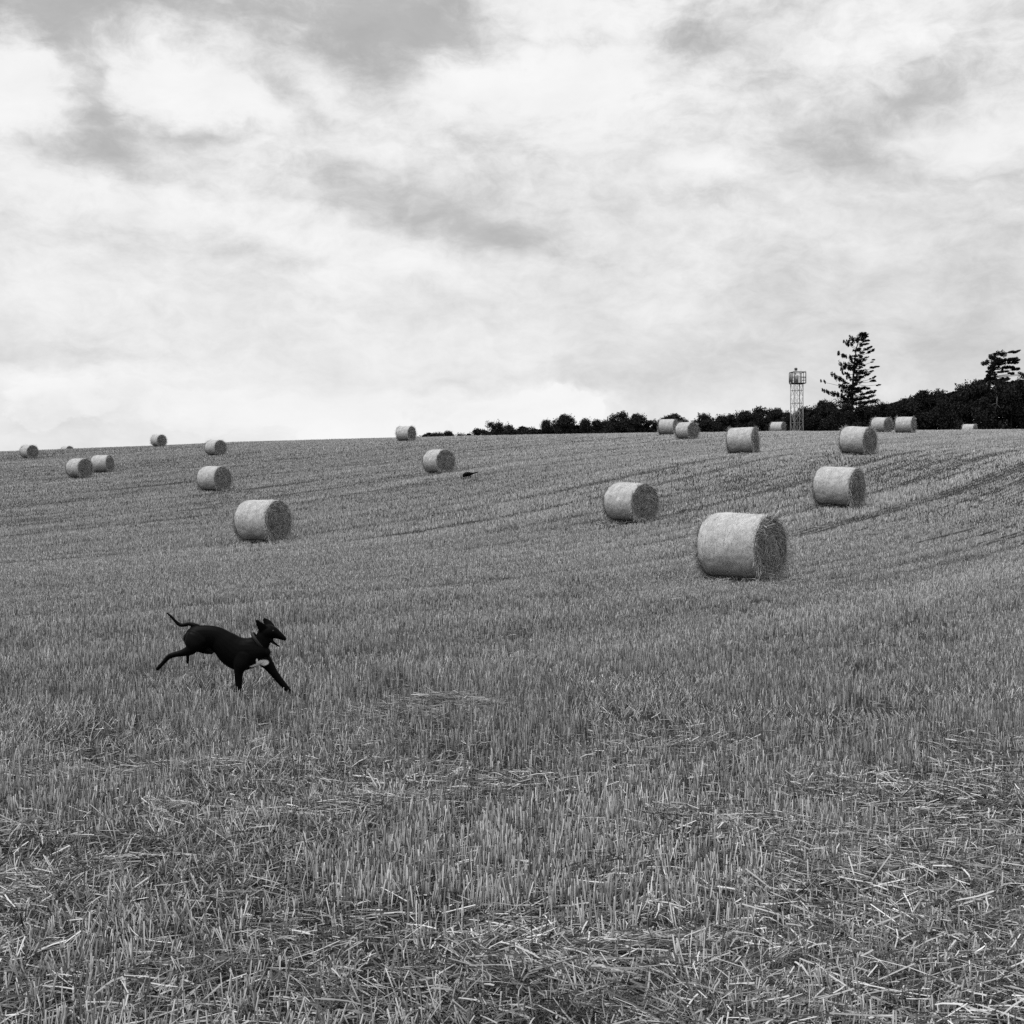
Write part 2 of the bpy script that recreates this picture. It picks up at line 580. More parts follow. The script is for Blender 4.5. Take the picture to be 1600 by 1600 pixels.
# ------------------------------------------------------------------ standing stubble
def build_stubble():
    half = 0.42
    base, hgt, wid, lean, tone, near = [], [], [], [], [], []

    def add(n, r0, r1, law, wfun, hmul=1.0, tuft=True):
        if law == 'area':
            r = np.sqrt(rng.uniform(r0 * r0, r1 * r1, n))
        else:
            r = r0 * (r1 / r0) ** rng.random(n)
        th = rng.uniform(-half, half, n)
        x, y = r * np.sin(th), r * np.cos(th)
        # snap the tufts to drill rows
        s = rowcoord(x, y)
        sc = rowscale(x, y)
        pitch = 0.12 * np.where(r > 40, 2, 1)
        k = np.round(s * sc / pitch)
        dy = (k * pitch / sc - s)
        y = y + dy * np.where(r < 45, 0.8, 0.3)
        m = track_mask(x, y)
        thin = np.where(r < 30, 0.30, 0.6) + np.where(r < 30, 0.70, 0.4) * sstep(0.25, 0.5, v1(x * 1.7 + 9, y * 1.3))
        lit = litter_density(x, y)
        keep = rng.random(n) < (1 - 0.35 * m) * thin * (1 - 0.32 * lit * (r < 12))
        x, y, r, m, lit = x[keep], y[keep], r[keep], m[keep], lit[keep]
        if tuft:
            cnt = rng.integers(2, 8, len(x))
            rep = np.repeat(np.arange(len(x)), cnt)
            tilt_dir = rng.uniform(0, 2 * math.pi, len(x))[rep]
            sp = 0.018
            x, y, r, m, lit = x[rep], y[rep], r[rep], m[rep], lit[rep]
            tufttone = rng.uniform(-1, 1, cnt.size)[rep]
            x = x + rng.normal(0, sp, len(x))
            y = y + rng.normal(0, sp, len(x))
        else:
            tilt_dir = rng.uniform(0, 2 * math.pi, len(x))
            tufttone = np.zeros(len(x))
        n = len(x)
        z = ground_z(x, y) - 0.01
        bd = bands(x, y)
        patch = v2(x * 0.22 + 40, y * 0.16)
        h = (0.106 + 0.05 * (patch - 0.5) + 0.06 * bd + 0.02 * tufttone) * rng.uniform(0.55, 1.15, n) * hmul
        h *= (1 - 0.55 * m)
        knocked = sstep(0.48, 0.72, v3(x * 0.8 + 3, y * 0.8)) * (1 - sstep(9, 20, r))
        tl = np.abs(rng.normal(0, 0.13, n)) + knocked * rng.uniform(0, 1.15, n) + 0.3 * lit * rng.random(n) * (r < 14)
        td = tilt_dir + rng.normal(0, 0.7, n)
        d = np.c_[np.sin(tl) * np.cos(td), np.sin(tl) * np.sin(td), np.cos(tl)]
        big = 0.5 * (v5(x * 0.05 + 3, y * 0.035 + 9) + v6(x * 0.14, y * 0.07)) - 0.5
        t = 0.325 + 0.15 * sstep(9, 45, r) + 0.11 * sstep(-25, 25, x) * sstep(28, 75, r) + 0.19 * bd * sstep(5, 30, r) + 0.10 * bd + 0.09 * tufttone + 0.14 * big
        mul = rng.choice([0.26, 0.62, 1.08, 1.6], n, p=[.24, .3, .31, .15]) * rng.uniform(0.8, 1.2, n)
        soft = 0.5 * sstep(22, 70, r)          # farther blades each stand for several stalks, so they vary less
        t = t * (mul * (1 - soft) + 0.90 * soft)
        t *= (1 - 0.36 * m)  # stalk colour darkened in the tracks, painting in the shade of the gaps
        base.append(np.c_[x, y, z]); hgt.append(h); wid.append(wfun(r) * rng.uniform(0.75, 1.3, n))
        lean.append(d); near.append(rng.random(n) > sstep(4.5, 11.5, r))
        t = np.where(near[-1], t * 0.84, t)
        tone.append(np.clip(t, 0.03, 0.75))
    w0 = 0.0037
    add(20500, 3.2, 11.5, 'area', lambda r: 0.0047 - 0.001 * sstep(6, 11, r))
    add(95000, 11.5, 27, 'area', lambda r: w0 + 0.0002 * (r - 11.5))
    add(75000, 25, 45, 'log', lambda r: 0.0066 * (r / 27) ** 0.9, 1.0)
    add(1000000, 26, 188, 'log', lambda r: 0.0065 * (r / 27) ** 0.95, 0.95, False)
    base, hgt, wid, d, tone, near = map(np.concatenate, (base, hgt, wid, lean, tone, near))
    # keep clear of what lies on the straw
    ok = np.ones(len(base), bool)
    for (u, yy, dd, c, l) in BALES:
        bx = (u - 800) * dd / F
        ok &= np.hypot(base[:, 0] - bx, base[:, 1] - dd - 0.1) > 0.42
    base, hgt, wid, d, tone, near = [a[ok] for a in (base, hgt, wid, d, tone, near)]
    # blades face any way, most of them show their breadth
    a = rng.uniform(-1.0, 1.0, len(base))
    side = norm(np.c_[np.cos(a), np.sin(a), np.zeros(len(a))])
    side = norm(side - d * np.sum(side * d, 1)[:, None])
    Vn, Qn, Tn = prisms(base[near], d[near], hgt[near], wid[near], side[near])
    f = ~near
    Vf, Qf = flat_quads(base[f], d[f], hgt[f], wid[f], side[f])
    V = np.concatenate([Vn, Vf])
    Q = np.concatenate([Qn, Qf + len(Vn)])
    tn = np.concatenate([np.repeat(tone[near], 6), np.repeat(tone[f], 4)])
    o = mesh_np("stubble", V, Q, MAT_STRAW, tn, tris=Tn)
    tag(o, "short cut cereal stubble standing in drill rows over the whole field", kind='stuff')
    print("stubble stalks", len(base))


build_stubble()


# ------------------------------------------------------------------ lying straw
def lying(x, y, zoff, length, width, ang, pitch, tone, curve=0.2):
    n = len(x)
    z = ground_z(x, y) + zoff
    d = np.c_[np.cos(ang) * np.cos(pitch), np.sin(ang) * np.cos(pitch), np.sin(pitch)]
    roll = rng.uniform(-1.0, 1.0, n)
    s0 = norm(np.c_[-np.sin(ang), np.cos(ang), np.zeros(n)])
    s1 = np.cross(s0, d)
    side = s0 * np.cos(roll)[:, None] + s1 * np.sin(roll)[:, None]
    base = np.c_[x, y, z] - d * (length[:, None] * 0.5)
    base[:, 2] = np.maximum(base[:, 2], z - zoff + 0.004)
    bend = (s0 * rng.normal(0, curve, n)[:, None]) + np.c_[np.zeros(n), np.zeros(n), -np.abs(rng.normal(0, curve * 0.6, n))]
    return (*strips(base, d, length, width, side, bend), np.repeat(tone, 6))


def build_litter():
    half = 0.42
    parts = []
    for (n, r0, r1, wmul, lmul) in ((230000, 3.2, 12, 1.0, .95), (110000, 9.5, 20, .95, .8), (45000, 20, 60, 2.0, 1.1)):
        r = np.sqrt(rng.uniform(r0 * r0, r1 * r1, n))
        th = rng.uniform(-half, half, n)
        x, y = r * np.sin(th), r * np.cos(th)
        den = litter_density(x, y)
        keep = rng.random(n) < den * ((1.0 if r0 < 15 else 0.7) if r0 > 5 else 1 - sstep(6.0, 12.0, r + 1.5 * (v1(x * .9, y * .9) - .5)))
        x, y, r, den = x[keep], y[keep], r[keep], den[keep]
        n = len(x)
        ang = 2 * math.pi * v5(x * 0.9 + 7, y * 0.9) * 1.5 + rng.normal(0, 1.0, n)
        loose = rng.random(n)
        zo = rng.random(n) ** 1.3 * 0.085 * (0.35 + den)
        pit = rng.normal(0, 0.13, n) + np.where(loose > 0.86, rng.uniform(-0.8, 0.8, n), 0)
        ln = rng.gamma(4.0, 0.026, n).clip(0.03, 0.34) * lmul
        w = rng.uniform(0.0020, 0.0064, n) * wmul
        t = rng.choice([0.03, 0.11, 0.28, 0.52], n, p=[.30, .28, .27, .15]) * rng.uniform(0.8, 1.2, n)
        t *= 0.72 + 0.55 * v6(x * 1.1, y * 1.1)
        parts.append(lying(x, y, zo, ln, w, ang, pit, t.clip(.03, .75)))
    # fine chaff and leaf shreds close to the camera
    n = 110000
    r = np.sqrt(rng.uniform(3.2 ** 2, 11 ** 2, n))
    th = rng.uniform(-half, half, n)
    x, y = r * np.sin(th), r * np.cos(th)
    parts.append(lying(x, y, rng.random(n) * 0.04, rng.uniform(0.015, 0.07, n), rng.uniform(0.0015, 0.0045, n),
                       rng.uniform(0, 6.28, n), rng.normal(0, 0.5, n), rng.choice([.015, .04, .10, .28], n) * rng.uniform(.7, 1.2, n), 0.3))
    off, Vs, Qs, Ts = 0, [], [], []
    for V, Q, t in parts:
        Vs.append(V); Qs.append(Q + off); Ts.append(t); off += len(V)
    o = mesh_np("straw_litter", np.concatenate(Vs), np.concatenate(Qs), MAT_STRAW, np.concatenate(Ts))
    tag(o, "loose cut straw lying across the stubble, thickest in the foreground", kind='stuff')


build_litter()


def build_heaps():
    # low drift of straw left of the middle, and small ones
    Vs, Qs, Ts, off = [], [], [], 0
    for (u, yp, wx, wy, hh, n) in ((700, 1112, .55, .42, .13, 2300), (620, 1128, .4, .3, .09, 1100), (1010, 1500, .5, .2, .06, 900),
                                   (250, 1210, .9, .25, .05, 1500), (1400, 1385, .6, .22, .06, 1300), (560, 1270, .8, .2, .05, 1300)):
        d = EYE * F / (yp - 800)
        cx = (u - 800) * d / F
        px, py = rng.normal(0, 1, n), rng.normal(0, 1, n)
        x, y = cx + px * wx * 0.5, d + py * wy * 0.5 + px * wx * 0.18
        g = np.exp(-(px ** 2 + py ** 2) * 0.4)
        zo = rng.random(n) ** 0.7 * (hh * g + 0.02) + 0.02
        ang = 0.35 + rng.normal(0, 0.55, n)
        t = rng.choice([0.06, 0.16, 0.32, 0.55], n, p=[.25, .3, .3, .15]) * rng.uniform(.85, 1.15, n)
        V, Q, t = lying(x, y, zo, rng.gamma(5, .035, n).clip(.05, .4), rng.uniform(.0024, .0055, n), ang, rng.normal(0, .16, n), t)
        Vs.append(V); Qs.append(Q + off); Ts.append(t); off += len(V)
    o = mesh_np("straw_drifts", np.concatenate(Vs), np.concatenate(Qs), MAT_STRAW, np.concatenate(Ts))
    tag(o, "low drifts of combed loose straw dropped on the stubble", kind='stuff')


build_heaps()

# ------------------------------------------------------------------ round bales
BR, BL = 0.645, 1.26        # radius, width


def bale_materials():
    m, t, b = new_mat("net_wrapped_straw", 0.75, 0.15)
    tc = N(t, 'ShaderNodeTexCoord')
    mp = N(t, 'ShaderNodeMapping')
    mp.inputs['Scale'].default_value = (1.0, 1.0, 1.0)
    t.links.new(tc.outputs['Object'], mp.inputs[0])
    a = noise(t, mp.outputs[0], 55, 4, 0.7)
    c = noise(t, mp.outputs[0], 5, 4, 0.6)
    mp2 = N(t, 'ShaderNodeMapping')
    mp2.inputs['Scale'].default_value = (90, 4, 4)
    t.links.new(tc.outputs['Object'], mp2.inputs[0])
    e = noise(t, mp2.outputs[0], 1.0, 2, 0.5)
    v = M(t, 'ADD', M(t, 'MULTIPLY_ADD', M(t, 'SUBTRACT', a, .5), 0.85, 0.445),
          M(t, 'ADD', M(t, 'MULTIPLY', M(t, 'SUBTRACT', c, .5), 0.46), M(t, 'MULTIPLY', M(t, 'SUBTRACT', e, .5), 0.16)))
    cc = N(t, 'ShaderNodeCombineXYZ')
    for i in range(3):
        t.links.new(v, cc.inputs[i])
    t.links.new(cc.outputs[0], b.inputs['Base Color'])
    bp = N(t, 'ShaderNodeBump')
    bp.inputs['Strength'].default_value = 0.6
    bp.inputs['Distance'].default_value = 0.012
    t.links.new(a, bp.inputs['Height'])
    t.links.new(bp.outputs[0], b.inputs['Normal'])
    m2 = grey_mat("packed_straw_end", 0.05, 0.24, 26, 0.9, 0.05, 6, 0.8)  # dark colour stands in for shade in the gaps between straws
    return m, m2


MAT_BALE, MAT_END = bale_materials()


def make_bale(seed):
    g = np.random.default_rng(seed)
    vn = VNoise(seed + 100, 64)
    root = empty("straw_bale", (0, 0, 0))

    def rad(a, x):      # a: angle from top, x along the axis
        r = BR + (vn(a * 3 + 20, x * 3 + 20) - 0.5) * 0.035 + (vn(a * 9 + 3, x * 12 + 9) - .5) * 0.014
        edge = sstep(BL / 2 - 0.09, BL / 2, np.abs(x))
        r = r - 0.035 * edge
        return r

    def squash(yv, zv):      # sits a little flat on the ground
        z = np.where(zv < -BR * 0.93, -BR * 0.93 + (zv + BR * 0.93) * 0.25, zv)
        return yv * (1 + 0.04 * sstep(0.0, -0.6, zv)), z * 0.985
    na, nx = 120, 26
    A, X = np.meshgrid(np.arange(na) / na * 2 * math.pi, np.linspace(-BL / 2, BL / 2, nx), indexing='ij')
    r = rad(A, X)
    # wrap the noise at the seam
    Ar = A - 2 * math.pi
    k = sstep(1.7 * math.pi, 2 * math.pi, A)
    r = r * (1 - k) + rad(Ar, X) * k
    Y, Z = r * np.sin(A), r * np.cos(A)
    Y, Z = squash(Y, Z)
    V = np.stack([X, Y, Z], -1).reshape(-1, 3)
    i, j = np.meshgrid(np.arange(na), np.arange(nx - 1), indexing='ij')
    i2 = (i + 1) % na
    Q = np.stack([i * nx + j, i2 * nx + j, i2 * nx + j + 1, i * nx + j + 1], -1).reshape(-1, 4)
    mesh_np("wrapped_side", V, Q, MAT_BALE, parent=root, smooth=True)
    # straws poking through the net
    n = 3000
    a = g.uniform(0, 2 * math.pi, n)
    x = g.uniform(-BL / 2, BL / 2, n)
    rr = rad(a, x) + 0.002
    yv, zv = squash(rr * np.sin(a), rr * np.cos(a))
    base = np.c_[x, yv, zv]
    nrm = np.c_[np.zeros(n), np.sin(a), np.cos(a)]
    tang = np.c_[np.zeros(n), np.cos(a), -np.sin(a)]
    ax = np.tile([1.0, 0, 0], (n, 1))
    ph = g.normal(0, 0.6, n)
    d = norm(tang * np.cos(ph)[:, None] + ax * np.sin(ph)[:, None] + nrm * np.abs(g.normal(0.08, 0.16, n))[:, None])
    s = norm(np.cross(d, nrm))
    V, Q = strips(base, d, g.uniform(.03, .13, n), g.uniform(.003, .006, n), s, nrm * g.normal(-.08, .05, n)[:, None])
    mesh_np("straw_fuzz", V, Q, MAT_STRAW, np.repeat(g.uniform(.25, .68, n), 6), parent=root)
    for sgn in (1, -1):
        # rolled end: spiral ridges
        nr, na2 = 30, 96
        rr = np.linspace(0.0, 1, nr)
        A, Rr = np.meshgrid(np.arange(na2) / na2 * 2 * math.pi, rr, indexing='ij')
        rout = BR - 0.03
        rad_ = Rr * rout
        spiral = np.sin((rad_ / 0.058 - A / (2 * math.pi)) * 2 * math.pi)
        lump = vn(np.cos(A) * Rr * 4 + 30, np.sin(A) * Rr * 4 + 30) - .5
        off = 0.016 * spiral + 0.09 * lump * (1 - 0.5 * Rr) + 0.02
        edge = sstep(0.88, 1.0, Rr)
        off = off * (1 - edge) - 0.02 * edge
        Y, Z = squash(rad_ * np.sin(A), rad_ * np.cos(A))
        V = np.stack([sgn * (BL / 2 + off), Y, Z], -1).reshape(-1, 3)
        i, j = np.meshgrid(np.arange(na2), np.arange(nr - 1), indexing='ij')
        i2 = (i + 1) % na2
        Q = np.stack([i * nr + j, i * nr + j + 1, i2 * nr + j + 1, i2 * nr + j], -1).reshape(-1, 4)
        e = mesh_np("end_face", V, Q, MAT_END, parent=root, smooth=True)
        # straw ends: coiled, ruffled and a few hanging long
        n = 3400
        a = g.uniform(0, 2 * math.pi, n)
        q = np.sqrt(g.random(n)) * (BR - 0.02)
        lumpv = vn(np.cos(a) * q / BR * 4 + 30, np.sin(a) * q / BR * 4 + 30) - .5
        yv, zv = squash(q * np.sin(a), q * np.cos(a))
        base = np.c_[sgn * (BL / 2 + 0.01 + 0.07 * lumpv + g.uniform(0, .03, n)), yv, zv]
        tang = np.c_[np.zeros(n), np.cos(a), -np.sin(a)]
        nrm = np.c_[np.zeros(n), np.sin(a), np.cos(a)]
        ax = np.tile([float(sgn), 0, 0], (n, 1))
        ph = g.normal(0, 0.55, n)
        d = norm(tang * np.cos(ph)[:, None] + nrm * np.sin(ph)[:, None] * 0.8 + ax * g.normal(0.06, 0.22, n)[:, None])
        s = norm(np.cross(d, ax + 0.3 * g.normal(0, 1, (n, 3))))
        V, Q = strips(base, d, g.uniform(.05, .2, n), g.uniform(.003, .0065, n), s, ax * g.normal(-.05, .1, n)[:, None])
        tn = g.choice([.08, .22, .42, .6], n, p=[.26, .32, .27, .15])
        # loose ones round the rim and hanging at the foot
        n2 = 900
        a = np.concatenate([g.uniform(0, 2 * math.pi, 560), g.normal(math.pi, 0.75, 340)])
        yv, zv = squash((BR - .03) * np.sin(a) * g.uniform(.85, 1.05, n2), (BR - .03) * np.cos(a) * g.uniform(.8, 1.05, n2))
        base2 = np.c_[np.full(n2, sgn * (BL / 2 - .01)) + sgn * g.uniform(-.02, .06, n2), yv, zv]
        d2 = norm(np.c_[sgn * np.abs(g.normal(.15, .4, n2)), g.normal(0, .5, n2) + .75 * np.sin(a), g.normal(0, .5, n2) + .55 * np.cos(a) - 0.25 * (np.cos(a) < -.3)])
        ln = g.uniform(.06, .26, n2)
        lowest = base2[:, 2] + d2[:, 2] * ln
        ln = np.where(lowest < -BR * .98, np.maximum((base2[:, 2] + BR * .98) / np.maximum(-d2[:, 2], .05), .02), ln).clip(.02, .3)
        s2 = norm(np.cross(d2, g.normal(0, 1, (n2, 3))))
        V2, Q2 = strips(base2, d2, ln, g.uniform(.004, .008, n2), s2, np.c_[np.zeros(n2), np.zeros(n2), g.normal(-.12, .12, n2)])
        t2 = g.choice([.2, .38, .55], n2)
        mesh_np("frayed_straw", np.concatenate([V, V2]), np.concatenate([Q, Q2 + len(V)]), MAT_STRAW,
                np.concatenate([np.repeat(tn, 6), np.repeat(t2, 6)]), parent=e)
    return root


bale_protos = [make_bale(s) for s in (1, 2, 3)]
for i, (u, yb, d, c, label) in enumerate(BALES):
    x = (u - 800) * d / F
    yy = d + 0.3
    ph = math.atan2(x, d)
    p = Vector((math.sin(ph), math.cos(ph)))
    r_ = Vector((math.cos(ph), -math.sin(ph)))
    nrm = -c * p + math.sqrt(1 - c * c) * r_
    o = bale_protos[i] if i < 3 else copy_tree(bale_protos[(i * 2 + 1) % 3])
    zb = hz(x, yy) + 0.085
    # rest on the slope: tilt with the ground along the axis
    g1 = hz(x + nrm.x * .6, yy + nrm.y * .6) - hz(x - nrm.x * .6, yy - nrm.y * .6)
    tilt = math.atan2(g1, 1.2)
    o.rotation_mode = 'XYZ'
    roll = 0.0
    o.rotation_euler = (roll, -tilt, math.atan2(nrm.y, nrm.x))
    k = 1.0 + 0.035 * math.sin(i * 2.3)
    o.scale = (k, 1.0 + 0.02 * math.cos(i * 3.1), k)
    o.location = (x, yy, zb + BR * 0.945 * k)
    tag(o, label, "straw bale", "round straw bales scattered over the stubble field")


def build_spill():
    Vs, Qs, Ts, off = [], [], [], 0
    for (u, yb, d, c, l) in BALES[:8]:
        x0, y0 = (u - 800) * d / F, d + .3
        n = int(900 * 30 / d)
        a = rng.uniform(0, 2 * math.pi, n)
        r = .62 + np.abs(rng.normal(0, .28, n))
        x, y = x0 + r * np.cos(a) * 1.1, y0 + r * np.sin(a)
        t = rng.choice([0.10, 0.24, 0.42], n, p=[.3, .4, .3])
        V, Q, t = lying(x, y, rng.random(n) * .12, rng.uniform(.08, .3, n), rng.uniform(.004, .008, n) * (d / 30) ** .5,
                        rng.uniform(0, 6.28, n), rng.normal(0, .3, n), t)
        Vs.append(V); Qs.append(Q + off); Ts.append(t); off += len(V)
    o = mesh_np("spilled_straw", np.concatenate(Vs), np.concatenate(Qs), MAT_STRAW, np.concatenate(Ts))
    tag(o, "wisps of straw spilled round the feet of the bales", kind='stuff')


build_spill()

# ------------------------------------------------------------------ dogs
def ring_loft(sections, n=20):
    """sections: (centre Vector, half-size across in the plane, half-size sideways, plane direction Vector); closed tube"""
    V, Q, T = [], [], []
    secs = []
    for (c, a, b, up, lat) in sections:
        secs.append([c + up * (a * math.cos(2 * math.pi * k / n)) + lat * (b * math.sin(2 * math.pi * k / n)) for k in range(n)])
    for s in secs:
        V += s
    for i in range(len(secs) - 1):
        for k in range(n):
            k2 = (k + 1) % n
            Q.append((i * n + k, i * n + k2, (i + 1) * n + k2, (i + 1) * n + k))
    c0, c1 = sum(secs[0], Vector()) / n, sum(secs[-1], Vector()) / n
    V += [c0, c1]
    a, b = len(V) - 2, len(V) - 1
    L = (len(secs) - 1) * n
    for k in range(n):
        T.append((a, (k + 1) % n, k))
        T.append((b, L + k, L + (k + 1) % n))
    return V, Q, T


def build_dog(name, lofts, voxel, mat, root):
    """lofts: lists of (x, z, y, r_plane, r_side) in metres; joined and skinned as one continuous body"""
    import bmesh
    bm = bmesh.new()
    LAT = Vector((0, 1, 0))
    for L in lofts:
        pts_ = [Vector((p[0], p[2], p[1])) for p in L]
        # resample smoothly (Catmull-Rom)
        S = []
        m = len(L)
        for i in range(m - 1):
            p0, p1, p2, p3 = [np.array(L[max(0, min(m - 1, q))], float) for q in (i - 1, i, i + 1, i + 2)]
            for k in range(6):
                t = k / 6
                S.append(0.5 * ((2 * p1) + (-p0 + p2) * t + (2 * p0 - 5 * p1 + 4 * p2 - p3) * t * t + (-p0 + 3 * p1 - 3 * p2 + p3) * t ** 3))
        S.append(np.array(L[-1], float))
        secs = []
        for i, s in enumerate(S):
            a, b = S[max(0, i - 1)], S[min(len(S) - 1, i + 1)]
            tan = Vector((b[0] - a[0], b[2] - a[2], b[1] - a[1]))
            if tan.length < 1e-6:
                tan = Vector((1, 0, 0))
            tan.normalize()
            up = LAT.cross(tan)
            if up.length < 1e-3:
                up = Vector((0, 0, 1))
            up.normalize()
            lat = tan.cross(up).normalized()
            secs.append((Vector((s[0], s[2], s[1])), max(.003, s[3]), max(.003, s[4]), up, lat))
        # round caps
        def cap(sec, tan, sign):
            out = []
            for f in (0.45, 0.8, 0.95):
                k = math.sqrt(1 - f * f)
                c, a, b, up, lat = sec
                out.append((c + tan * (sign * f * min(a, b)), a * k, b * k, up, lat))
            return out
        t0 = (secs[1][0] - secs[0][0]).normalized()
        t1 = (secs[-1][0] - secs[-2][0]).normalized()
        secs = cap(secs[0], t0, -1)[::-1] + secs + cap(secs[-1], t1, 1)
        V, Q, T = ring_loft(secs)
        vs = [bm.verts.new(v) for v in V]
        for q in Q:
            bm.faces.new([vs[k] for k in q])
        for q in T:
            bm.faces.new([vs[k] for k in q])
    bmesh.ops.recalc_face_normals(bm, faces=bm.faces)
    me = bpy.data.meshes.new(name)
    bm.to_mesh(me)
    bm.free()
    o = bpy.data.objects.new(name, me)
    C.objects.link(o)
    md = o.modifiers.new("r", 'REMESH')
    md.mode = 'VOXEL'
    md.voxel_size = voxel
    sm = o.modifiers.new("s", 'SMOOTH')
    sm.factor = 0.5
    sm.iterations = 3
    dg = bpy.context.evaluated_depsgraph_get()
    me2 = bpy.data.meshes.new_from_object(o.evaluated_get(dg))
    me2.name = name
    o.modifiers.clear()
    o.data = me2
    me2.materials.clear()
    me2.materials.append(mat)
    for p in me2.polygons:
        p.use_smooth = True
    o.parent = root
    return o


MAT_FUR = None


def fur_material():
    m, t, b = new_mat("black_fur", 0.5, 0.055)
    at = N(t, 'ShaderNodeAttribute', attribute_name='white_patch')
    tc = N(t, 'ShaderNodeTexCoord')
    n = noise(t, tc.outputs['Object'], 60, 3, 0.6)
    v = M(t, 'MULTIPLY_ADD', n, 0.003, 0.0006)
    w = M(t, 'MULTIPLY', at.outputs['Fac'], 0.9)
    v = M(t, 'ADD', v, w)
    c = N(t, 'ShaderNodeCombineXYZ')
    for i in range(3):
        t.links.new(v, c.inputs[i])
    t.links.new(c.outputs[0], b.inputs['Base Color'])
    return m


MAT_FUR = fur_material()
K = 1080.0


def q(x, y, side, a, b):           # trace units -> metres
    return ((x - 880) / K, (985 - y) / K, side, a / K, b / K)


def running_dog():
    D = 12.1
    X0 = ((220 + 880 / 5.714) - 800) / F * D
    root = empty("running_dog", (X0, D, hz(X0, D)))
    T = []
    # trunk
    T.append([q(425, 395, 0, 62, 45), q(470, 376, 0, 94, 60), q(530, 370, 0, 104, 64), q(610, 364, 0, 98, 58), q(680, 374, 0, 96, 58),
              q(745, 428, 0, 122, 72), q(810, 485, 0, 142, 82), q(880, 522, 0, 150, 88), q(950, 520, 0, 142, 86), q(1020, 512, 0, 122, 78),
              q(1080, 505, 0, 90, 62), q(1115, 510, 0, 50, 44)])
    # neck
    T.append([q(960, 470, 0, 92, 70), q(1030, 458, 0, 92, 60), q(1078, 420, 0, 78, 50), q(1094, 372, 0, 66, 50), q(1106, 332, 0, 64, 48)])
    # head and upper jaw
    T.append([q(1100, 340, 0, 68, 50), q(1140, 325, 0, 66, 54), q(1180, 330, 0, 56, 48), q(1212, 345, 0, 44, 37), q(1245, 362, 0, 32, 27),
              q(1272, 379, 0, 24, 22), q(1286, 387, 0, 17, 17)])
    # lower jaw
    T.append([q(1130, 375, 0, 40, 36), q(1165, 402, 0, 20, 26), q(1200, 432, 0, 10, 19), q(1236, 454, 0, 7, 12)])
    # fore leg, planted (near side)
    T.append([q(930, 520, -.045, 92, 45), q(905, 610, -.06, 70, 42), q(886, 680, -.06, 42, 34), q(886, 760, -.06, 33, 26), q(890, 840, -.06, 26, 22),
              q(893, 900, -.06, 21, 20), q(895, 955, -.06, 18, 18), q(905, 972, -.06, 15, 22), q(930, 978, -.06, 10, 18)])
    # fore leg, reaching (far side)
    T.append([q(1010, 500, .04, 92, 45), q(1075, 565, .055, 74, 40), q(1130, 628, .055, 52, 34), q(1180, 700, .055, 38, 28), q(1235, 770, .055, 32, 24),
              q(1290, 835, .055, 27, 22), q(1338, 884, .055, 22, 20), q(1375, 897, .055, 16, 22), q(1402, 905, .055, 11, 18)])
    # hind leg, stretched out behind (near side)
    T.append([q(510, 375, -.04, 95, 46), q(480, 430, -.055, 82, 46), q(455, 478, -.06, 52, 38), q(390, 506, -.06, 33, 30), q(320, 522, -.06, 25, 24),
              q(268, 540, -.06, 24, 20), q(228, 580, -.06, 19, 17), q(190, 622, -.06, 18, 18), q(165, 648, -.06, 17, 20)])
    # hind leg, gathered under (far side)
    T.append([q(540, 380, .04, 96, 46), q(580, 450, .055, 62, 42), q(612, 495, .055, 34, 30), q(560, 498, .055, 30, 26), q(490, 480, .055, 32, 24),
              q(430, 508, .055, 24, 22), q(408, 540, .055, 17, 16), q(407, 578, .055, 14, 14), q(404, 606, .055, 12, 14)])
    T.append([q(600, 490, -.01, 26, 20), q(628, 508, -.01, 20, 18), q(642, 505, -.01, 12, 12)])
    # tail
    T.append([q(520, 300, 0, 38, 26), q(480, 268, 0, 22, 20), q(430, 256, .01, 18, 16), q(380, 266, .015, 17, 15), q(340, 262, .02, 17, 14),
              q(300, 228, .02, 14, 12), q(262, 185, .02, 11, 9), q(228, 158, .02, 8, 7)])
    # ears
    T.append([q(1112, 312, -.03, 46, 15), q(1082, 272, -.045, 38, 10), q(1058, 238, -.055, 23, 7), q(1043, 216, -.06, 11, 5)])
    T.append([q(1155, 295, .03, 44, 15), q(1128, 256, .04, 38, 10), q(1106, 230, .048, 27, 7), q(1088, 212, .05, 14, 5)])
    body = build_dog("body", T, 0.0052, MAT_FUR, root)
    body["label"] = "lean black body stretched in a gallop with a white chest blaze"
    me = body.data
    at = me.attributes.new('white_patch', 'FLOAT', 'POINT')
    val = np.zeros(len(me.vertices), np.float32)
    for i, v in enumerate(me.vertices):
        cx, cy = v.co.x * K + 880, 985 - v.co.z * K
        wob = 1.5 * math.sin(cx * .13)
        main = ((cx - 1088) / 54) ** 2 + ((cy - 602 + wob) / 30) ** 2
        tail_ = ((cx - 1026) / 50) ** 2 + ((cy - 622 + (cx - 1022) * .25 + wob) / 11) ** 2
        spike = ((cx - 1048) / 9) ** 2 + ((cy - 576) / 18) ** 2
        s = max(1 - main, 1 - tail_, 1 - spike)
        val[i] = 0 if v.co.y > 0.06 else min(1.0, max(0.0, s * 3))
    at.data.foreach_set('value', val)

    # collar: band round the neck
    V, Q = [], []
    n = 28
    c = Vector(((1050 - 880) / K, 0, (985 - 412) / K))
    ax = Vector((0.80, 0, 0.60)).normalized()
    e1 = Vector((0, 1, 0))
    e2 = ax.cross(e1)
    for k in range(n):
        a = 2 * math.pi * k / n
        for (s_, r_) in ((-.014, 1.0), (-.012, 1.06), (.012, 1.04), (.014, .98)):
            V.append(c + ax * s_ + (e1 * math.cos(a) * .053 + e2 * math.sin(a) * .088) * r_)
